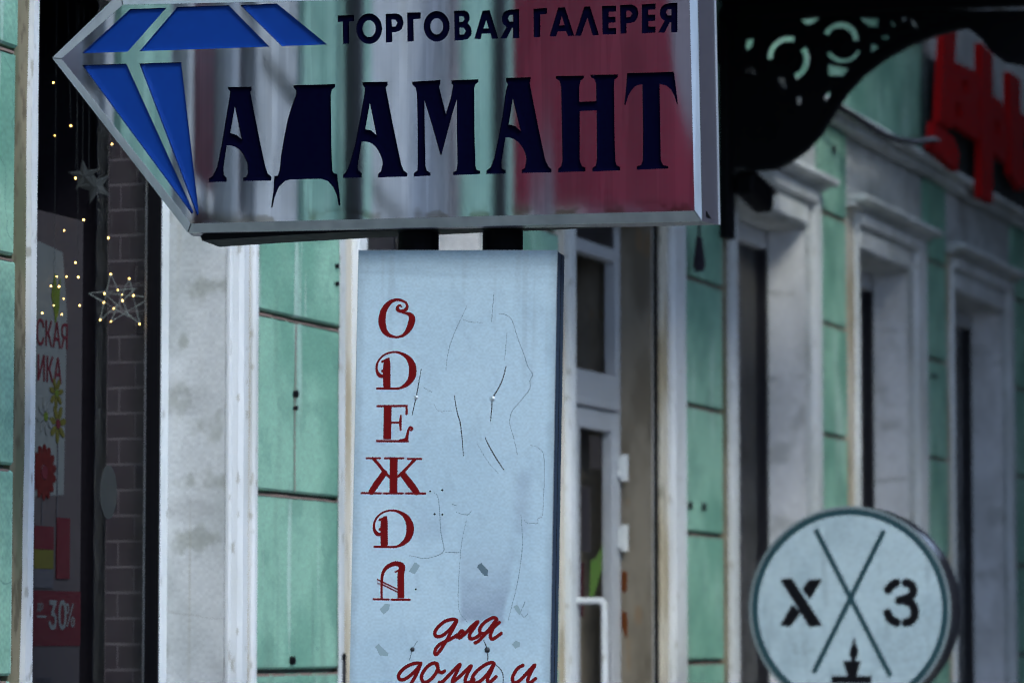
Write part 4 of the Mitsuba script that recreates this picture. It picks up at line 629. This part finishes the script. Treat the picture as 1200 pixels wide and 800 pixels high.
part(g, 'cord', cat(*[tube([p, (p[0] + .003, .280, 3.03)], .0005, 4) for p in lp[::5]]), 'm_wire_dim')
whole(thing('paper_disc', 'pale round paper disc hanging low beside the bricks in the shop window', 'disc'), (lambda m: m)(xz(shapely.affinity.scale(Point(9.225, 1.735).buffer(.072, 16), .75, 1), .262, .2635)), 'm_wire_dim')

# ---------------------------------------------------------------- twin posts with the two signs in front
for u, lab in ((-.11, 'left black steel post behind the narrow light blue sign'), (.075, 'right black steel post behind the narrow light blue sign')):
    k = thing('sign_post', lab, 'post')
    x, y = (7.5182, -1.2219) if u < 0 else (7.5749, -1.3934)
    whole(k, trimesh.creation.cylinder(radius=.0435, segment=[(x + .03, y, 0), (x + .03, y, 2.42)], sections=32), 'm_iron', smooth=40)

S = Frame([7.379, -1.1853, 2.455], [0.1271, -0.9919, 0.0026], [-0.0003, 0.0026, 1.0], [-0.9919, -0.1271, 0.0])
K = thing('gallery_sign', 'stainless steel arrow shaped sign with dark lettering and a blue cut gem', 'sign')
outline = Polygon(FACE)
bigp = [poly(r) for r in BIG]; smallp = [poly(r) for r in SMALL]; facp = [poly([f]) for f in FACETS]
plate = outline
for q in bigp + smallp + facp: plate = plate.difference(q)
m, uv = S.uvs(prism(plate, -.012, 0.0))
part(K, 'face_plate', m, 'm_steel', uv=uv, label='brushed stainless steel face reflecting the street')
for q in bigp: part(K, 'letter', S(prism(q.buffer(-.0003), -.022, -.0095)), 'm_navy')
for q in smallp: part(K, 'small_letter', S(prism(q.buffer(-.0003), -.022, -.0085)), 'm_navy')
for q in facp: part(K, 'gem_facet', S(prism(q.buffer(-.0003), -.022, -.0095)), 'm_blue')
N = len(FACE)
for i in range(N):
    j = (i + 1) % N
    a, b, c, d = FACE[i], FACE[j], OUTER[i], OUTER[j]
    g = .0012
    e = np.subtract(b, a) / np.hypot(*np.subtract(b, a)) * g
    pts = [(*(np.array(a) + e), .0012), (*(np.array(b) - e), .0012), (*(np.array(c) + e), -.014), (*(np.array(d) - e), -.014), (*(np.array(a) + e), -.0125), (*(np.array(b) - e), -.0125), (*(np.array(c) + e), -.024), (*(np.array(d) - e), -.024)]
    m, uv = S.uvs(hull(pts)); part(K, 'rim_strip', m, 'm_steel_rim')
part(K, 'body', S(hull([(u, v, -.0245) for u, v in OUTER] + [(u, v, -.2) for u, v in BACK])), 'm_steel_dark')
(u0, v0), (u1, v1) = BACK[2], BACK[3]
part(K, 'rear_edge', S(hull([(u0 - .002, v0, -.201), (u0 + .003, v0, -.201), (u1 - .002, v1, -.201), (u1 + .003, v1, -.201), (u0 - .002, v0, -.193), (u0 + .003, v0, -.193), (u1 - .002, v1, -.193), (u1 + .003, v1, -.193)])), 'm_steel_rim')
part(K, 'support_rail', S(prism(Polygon(RAIL), -.195, -.06)), 'm_black')

P = Frame([7.4771, -1.3295, 1.7179], [0.1444, -0.9894, -0.018], [0.0026, -0.0178, 0.9998], [-0.9895, -0.1444, 0.0])
K = thing('clothes_sign', 'narrow upright light blue sign with red lettering running downwards', 'sign')
fr = hull([(u, v, n) for (u, v, n) in [(x * (1 if x < 0 else 1), y, z) for x in (-.2176, .2117) for y in (-1.45, .4467) for z in (-.006, -.001)]] + [(u, v, 0) for u in (-.2163, .2104) for v in (-1.4487, .4454)])
sheet = prism(sbox(-.2163, -1.4487, .2104, .4454), -.005, 0.0)
m, uv = P.uvs(sheet); part(K, 'front_sheet', m, 'm_panel', uv=uv, label='scuffed light blue front sheet with ghosts of old stickers')
part(K, 'sheet_edge', P(cat(bx(-.2176, -.2165, -1.45, .4467, -.006, -.0006), bx(.2106, .2117, -1.45, .4467, -.006, -.0006), bx(-.2165, .2106, .4456, .4467, -.006, -.0006))), 'm_steel_rim')
part(K, 'case', P(bx(-.2160, .2100, -1.44, .4462, -.105, -.0062, .002)), 'm_panel_side')
part(K, 'case_seam', P(bx(.2101, .2110, -1.44, .4440, -.060, -.0575)), 'm_black')
cap_names = ['О', 'Д', 'Е', 'Ж', 'Д', 'А']
for strokes in CAPS:
    g = unary_union([stroke(spline(s) if len(s) > 3 else s) for s in strokes])
    part(K, 'letter', P(prism(g, .0002, .0012)), 'm_red')
for strokes in SCRIPT:
    g = unary_union([stroke(spline(s)) for s in strokes])
    part(K, 'script_letter', P(prism(g, .0002, .0012)), 'm_red')
for q, s in enumerate(SCRATCH):
    s2 = spline(s, 4); s2 = [(a, b, w * (.55 + .45 * math.sin(math.pi * (i + .6) / (len(s2) + .2)))) for i, (a, b, w) in enumerate(s2)]
    strong = max(w for _, _, w in s) > .0009
    part(K, 'scratch', P(prism(stroke(s2), .00015, .0005)), 'm_ink' if max(w for _, _, w in s) > .0010 else ('m_scratch' if strong else 'm_scratch_faint'))
for i, (u, v) in enumerate(RIVETS):
    m = trimesh.creation.icosphere(subdivisions=2, radius=.0058 if i in (1, 3) else .0048); m.apply_scale([1, 1, .6]); m.apply_translation((u, v, .0012))
    part(K, 'rivet', P(m), 'm_chrome' if i < 2 else 'm_dark_frame', smooth=True)
for u, v in DOTS:
    m = trimesh.creation.cylinder(radius=.0021, height=.001, sections=10); m.apply_translation((u, v, .0006)); part(K, 'screw_hole', P(m), 'm_black')
for i, q in enumerate(TAPE):
    part(K, 'tape_scrap', P(prism(Polygon(q), .0002, .0006)), 'm_tape_dark' if i == 0 else 'm_tape')

# ---------------------------------------------------------------- the round sign
R = Frame([13.2301, -0.8348, 1.4601], [0.0053, -1.0, 0.0052], [-0.0, 0.0052, 1.0], [-1.0, -0.0053, 0.0])
K = thing('round_sign', 'round light blue hanging sign with a black rim, crossed lines and a candle', 'sign')
cu, cv, RR = -.004, -.014, .371
disc = lambda r: Point(cu, cv).buffer(r, 48)
part(K, 'drum', R(prism(disc(RR - .004), -.150, -.0035)), 'm_gloss_black', smooth=40)
part(K, 'rim', R(prism(disc(RR).difference(disc(RR - .011)), -.012, .003)), 'm_steel_rim', smooth=40)
part(K, 'ring', R(prism(disc(RR - .0115).difference(disc(RR - .032)), -.003, .0015)), 'm_teal', smooth=40)
part(K, 'rear_rim', R(prism(disc(RR + .001).difference(disc(RR - .012)), -.165, -.150)), 'm_gloss_black', smooth=40)
part(K, 'face', R(prism(disc(RR - .0325), -.003, 0.0)), 'm_sign_face', smooth=40)
for s in R_LINES: part(K, 'crossed_line', R(prism(stroke(s), .0002, .002)), 'm_teal') if s is R_LINES[0] else part(K, 'crossed_line', R(prism(stroke(s), .0005, .0024)), 'm_teal')
part(K, 'letter', R(prism(unary_union([Polygon(q).buffer(.004, 4) for q in R_X]), .0002, .003)), 'm_black')
part(K, 'letter', R(prism(unary_union([stroke(spline(s, 4)) for s in R_Z]), .0002, .003)), 'm_black')
part(K, 'candle', R(prism(unary_union([Polygon(q).buffer(.003, 4) for q in R_CANDLE]), .0002, .003)), 'm_black')
part(K, 'wall_arm', cat(bx(13.27, 13.32, -.86, .0, 1.02, 1.06, .004), bx(13.275, 13.315, -.86, -.82, 1.05, 1.11, .004), bx(13.25, 13.34, -.06, -.046, .94, 1.14, .004)), 'm_black')

# ---------------------------------------------------------------- iron canopy over the door
K = thing('iron_canopy', 'black canopy over the doorway on scrolled wrought iron brackets', 'canopy')
part(K, 'roof_sheet', bx(10.86, 14.72, -1.50, .0, 3.905, 3.96, .006), 'm_iron')
part(K, 'edge_beam', cat(bx(14.56, 14.64, -1.48, -.005, 3.835, 3.904, .005), bx(10.90, 10.98, -1.48, -.005, 3.835, 3.904, .005), bx(10.98, 14.56, -1.48, -1.42, 3.835, 3.904, .005)), 'm_iron')
plate = Polygon(BR_OUT)
for h in BR_HOLES: plate = plate.difference(Polygon(h).buffer(.002))
plate = plate.buffer(0)
low = LineString(BR_OUT[3:23])
for x in (14.60, 10.94):
    def inx(pg, w, dx=0.0):
        m = prism(pg, 0, w); v = np.array(m.vertices)
        return trimesh.Trimesh(np.stack([x - w / 2 + dx + v[:, 2], v[:, 0], v[:, 1]], 1), m.faces, process=False)
    k = part(K, 'bracket', inx(plate, .022), 'm_iron')
    part(k, 'curved_bar', inx(low.buffer(.012), .05), 'm_iron')
    part(k, 'wall_plate', bx(x - .06, x + .06, -.035, -.0005, 2.95, 3.83, .004), 'm_iron')
    for (y, z, r) in ((*BR_C[0], .052), (*BR_C[1], .042), (-.20, 3.36, .06), (-.13, 3.62, .05), (-.75, 3.765, .03)):
        pts = [(x - .004, y + r * (1 - .055 * i) * math.cos(i * .45), z + r * (1 - .055 * i) * math.sin(i * .45)) for i in range(17)]
        part(k, 'scroll', tube([(p[0] - .016, p[1], p[2]) for p in pts], .0075, 6), 'm_iron')

# ---------------------------------------------------------------- camera housing, plug, cable, red letters
K = thing('security_camera', 'black box shaped security camera fixed under the iron bracket', 'camera')
ax = np.array([.90, -.13, -.25]); ax /= np.linalg.norm(ax)
def along(m, o):
    z = ax; x = np.cross([0, 0, 1], z); x /= np.linalg.norm(x); y = np.cross(z, x)
    M = np.eye(4); M[:3, 0], M[:3, 1], M[:3, 2], M[:3, 3] = x, y, z, o
    m = m.copy(); m.apply_transform(M); return m
O = (14.60, -.085, 3.175)
part(K, 'housing', along(bx(-.042, .042, -.045, .045, 0, .23, .012), O), 'm_black')
part(K, 'sun_shield', along(bx(-.048, .048, .0455, .052, -.02, .255, .003), O), 'm_dark_frame')
part(K, 'lens', along(trimesh.creation.cylinder(radius=.03, height=.012, sections=24), np.array(O) + ax * .234), 'm_gloss_black', smooth=40)
part(K, 'mount', tube([(14.74, -.075, 3.18), (14.74, -.05, 3.21), (14.74, -.001, 3.21)], .016, 10), 'm_black')

K = thing('hanging_plug', 'dark plug hanging on a cable beside the doorway', 'plug')
part(K, 'cable', tube([(14.06, -.05, 3.6), (14.055, -.052, 3.1), (14.05, -.05, 2.90)], .005, 8), 'm_room')
part(K, 'plug', hull([(14.05 + .007 * math.cos(a), -.05 + .012 * math.sin(a), 2.90) for a in np.arange(10) * .628] + [(14.05 + .013 * math.cos(a), -.05 + .027 * math.sin(a), 2.79) for a in np.arange(10) * .628] + [(14.05 + .013 * math.cos(a), -.05 + .018 * math.sin(a), 2.765) for a in np.arange(10) * .628]), 'm_room', smooth=40)

cab = spline([(16.20, -.10, 3.70), (16.45, -.14, 3.672), (16.9, -.16, 3.655), (17.4, -.17, 3.69), (17.8, -.15, 3.745), (18.2, -.12, 3.80), (18.6, -.09, 3.815)], 5)
whole(thing('power_cable', 'grey cable sagging along the cornice towards the red letters', 'cable'), tube(cab, .016, 8), 'm_dark_frame')

K = thing('red_letter_sign', 'raised red channel letters on a dark board above the cornice', 'sign')
part(K, 'board', cat(*[bx(18.42 + .16 * i, 18.57 + .16 * i, -.035, -.021, 3.772, 4.26, .003) for i in range(24)]), 'm_board_dark')
def red(name, pgs, y=(-.13, -.09)):
    part(K, name, cat(*[xz(pg, *y) for pg in pgs]), 'm_red_letter')
LB = lambda pts, w: LineString(pts).buffer(w, cap_style='flat', join_style='mitre')
red('letter', [unary_union([Polygon([(18.27, 3.90), (18.56, 3.90), (18.70, 4.43), (18.42, 4.43)]), Polygon([(18.62, 4.25), (19.27, 4.29), (19.30, 4.2), (19.26, 4.1), (19.32, 4.02), (19.28, 3.93), (18.5, 3.93)]).difference(Polygon([(18.66, 4.05), (18.80, 4.06), (18.82, 3.99), (18.66, 3.98)])).difference(Polygon([(18.86, 4.20), (18.98, 4.20), (18.98, 4.13), (18.86, 4.13)]))])])
red('letter', [Polygon([(18.08, 3.745), (18.70, 3.70), (18.74, 3.80), (18.62, 3.86), (18.15, 3.885)])])
red('letter', [unary_union([Polygon([(19.32, 3.64), (19.62, 3.64), (19.66, 4.44), (19.36, 4.46)]), Polygon([(19.34, 3.93), (20.0, 3.90), (20.08, 4.02), (20.05, 4.12), (19.9, 4.22), (19.36, 4.22)]).difference(Polygon([(19.70, 4.02), (19.85, 4.02), (19.85, 4.10), (19.70, 4.10)]))])])
red('letter', [unary_union([Polygon([(20.15, 3.86), (20.45, 3.80), (20.45, 4.42), (20.15, 4.42)]), Polygon([(20.4, 3.84), (21.0, 3.84), (21.0, 4.24), (20.4, 4.24)]).difference(Polygon([(20.55, 4.04), (20.85, 4.04), (20.85, 4.14), (20.55, 4.14)]))])])
red('letter', [unary_union([Polygon([(21.3, 3.86), (21.6, 3.86), (21.6, 4.3), (21.3, 4.3)]), Polygon([(21.05, 4.2), (21.9, 4.2), (21.9, 4.32), (21.05, 4.32)])])])

# ---------------------------------------------------------------- street trees on the kerb, above and beside the view
def street_tree(x, y, h, r, lab, seed):
    g = np.random.default_rng(seed)
    k = thing('street_tree', lab, 'tree', 'trees along the kerb')
    base = np.array([x, y, -.05]); fork = np.array([x + .1, y + .1, h * .38])
    def limb(a, b, r0, r1):
        m = trimesh.creation.cylinder(radius=1, height=1, sections=9); v = np.array(m.vertices)
        d = b - a; L = np.linalg.norm(d); d = d / L
        s = np.cross(d, [.3, .9, .1]); s /= np.linalg.norm(s); q = np.cross(d, s)
        t = v[:, 2] + .5; rr = r0 + (r1 - r0) * t
        return trimesh.Trimesh(a + np.outer(t * L, d) + np.outer(v[:, 0] * rr, s) + np.outer(v[:, 1] * rr, q), m.faces, process=False)
    tips, ms = [], [limb(base, fork, .21, .15)]
    for i in range(7):
        a = i * .9 + g.uniform(0, .5)
        tip = np.array([x, y, h * .70]) + r * g.uniform(.45, .75) * np.array([math.cos(a), math.sin(a), g.uniform(-.1, .55)])
        ms.append(limb(fork, tip, .09, .02)); tips.append(tip)
        for _ in range(2):
            t2 = tip + r * .35 * g.normal(size=3) * [1, 1, .6]; ms.append(limb(fork + (tip - fork) * .6, t2, .035, .01)); tips.append(t2)
    part(k, 'trunk', cat(*ms), 'm_bark')
    n = 20000
    c = np.array(tips)[g.integers(0, len(tips), n)] + g.normal(size=(n, 3)) * r * .22
    a_, b_ = g.normal(size=(2, n, 3)); a_ /= np.linalg.norm(a_, axis=1)[:, None]; b_ = np.cross(a_, b_); b_ /= np.linalg.norm(b_, axis=1)[:, None]
    s = g.uniform(.07, .14, (n, 1))
    v = np.stack([c - a_ * s, c + b_ * s * .6, c + a_ * s, c - b_ * s * .6], 1).reshape(-1, 3)
    i = np.arange(n) * 4
    f = np.vstack([np.stack([i, i + 1, i + 2], 1), np.stack([i, i + 2, i + 3], 1)])
    part(k, 'crown', trimesh.Trimesh(v, f, process=False), 'm_leaf', kind='stuff')
for i, (x, y) in enumerate(((16.4, -5.3), (20.0, -5.3), (24.5, -5.6), (30.5, -5.5))):
    street_tree(x, y, 10.5, 3.7, ('dark leafy street tree nearest the viewer on the kerb', 'second dark leafy street tree along the kerb', 'third dark leafy street tree along the kerb', 'farthest dark leafy street tree along the kerb')[i], 40 + i)

# ---------------------------------------------------------------- the street behind the camera (it lights the scene and shows in the steel and the glass)
K = thing('red_banner', 'red banner hanging out from the green facade behind the viewer', 'banner')
part(K, 'cloth', bx(-9.03, -8.97, -2.3, -.42, 4.05, 6.6), 'm_banner')
part(K, 'pole', tube([(-9, -2.35, 6.63), (-9, .0, 6.63)], .03, 10), 'm_iron')
def block(name, label, x0, x1, y0, y1, z1, front, mat='m_far_wall', step=2.6):
    b = thing(name, label, 'building')
    part(b, 'wall', bx(x0, x1, y0, y1, -.1, z1), mat)
    n = 0
    for z in np.arange(1.0, z1 - 2.4, 3.3):
        if front == 'y':
            for x in np.arange(x0 + 1.2, x1 - 1.4, step): part(b, 'window', bx(x, x + 1.2, y1 - .02, y1 + .03, z, z + 1.9), 'm_gloss_black')
        else:
            xf = x1 if front == 'x1' else x0
            for y in np.arange(y0 + 1.2, y1 - 1.4, step): part(b, 'window', bx(xf - .03, xf + .03, y, y + 1.2, z, z + 1.9), 'm_gloss_black')
block('opposite_building', 'brown grey building across the road', 12, 80, -20, -9.6, 21, 'y', step=3.6)
block('end_building', 'brown grey building closing the far end of the street', 84, 90, -22, 4, 16, 'x0')
block('rear_building', 'brown grey building closing the near end of the street', -52, -46, -26, 4, 11, 'x1', 'm_rear_wall')
scene = {k: v for k, v in scene.items() if v is not None}
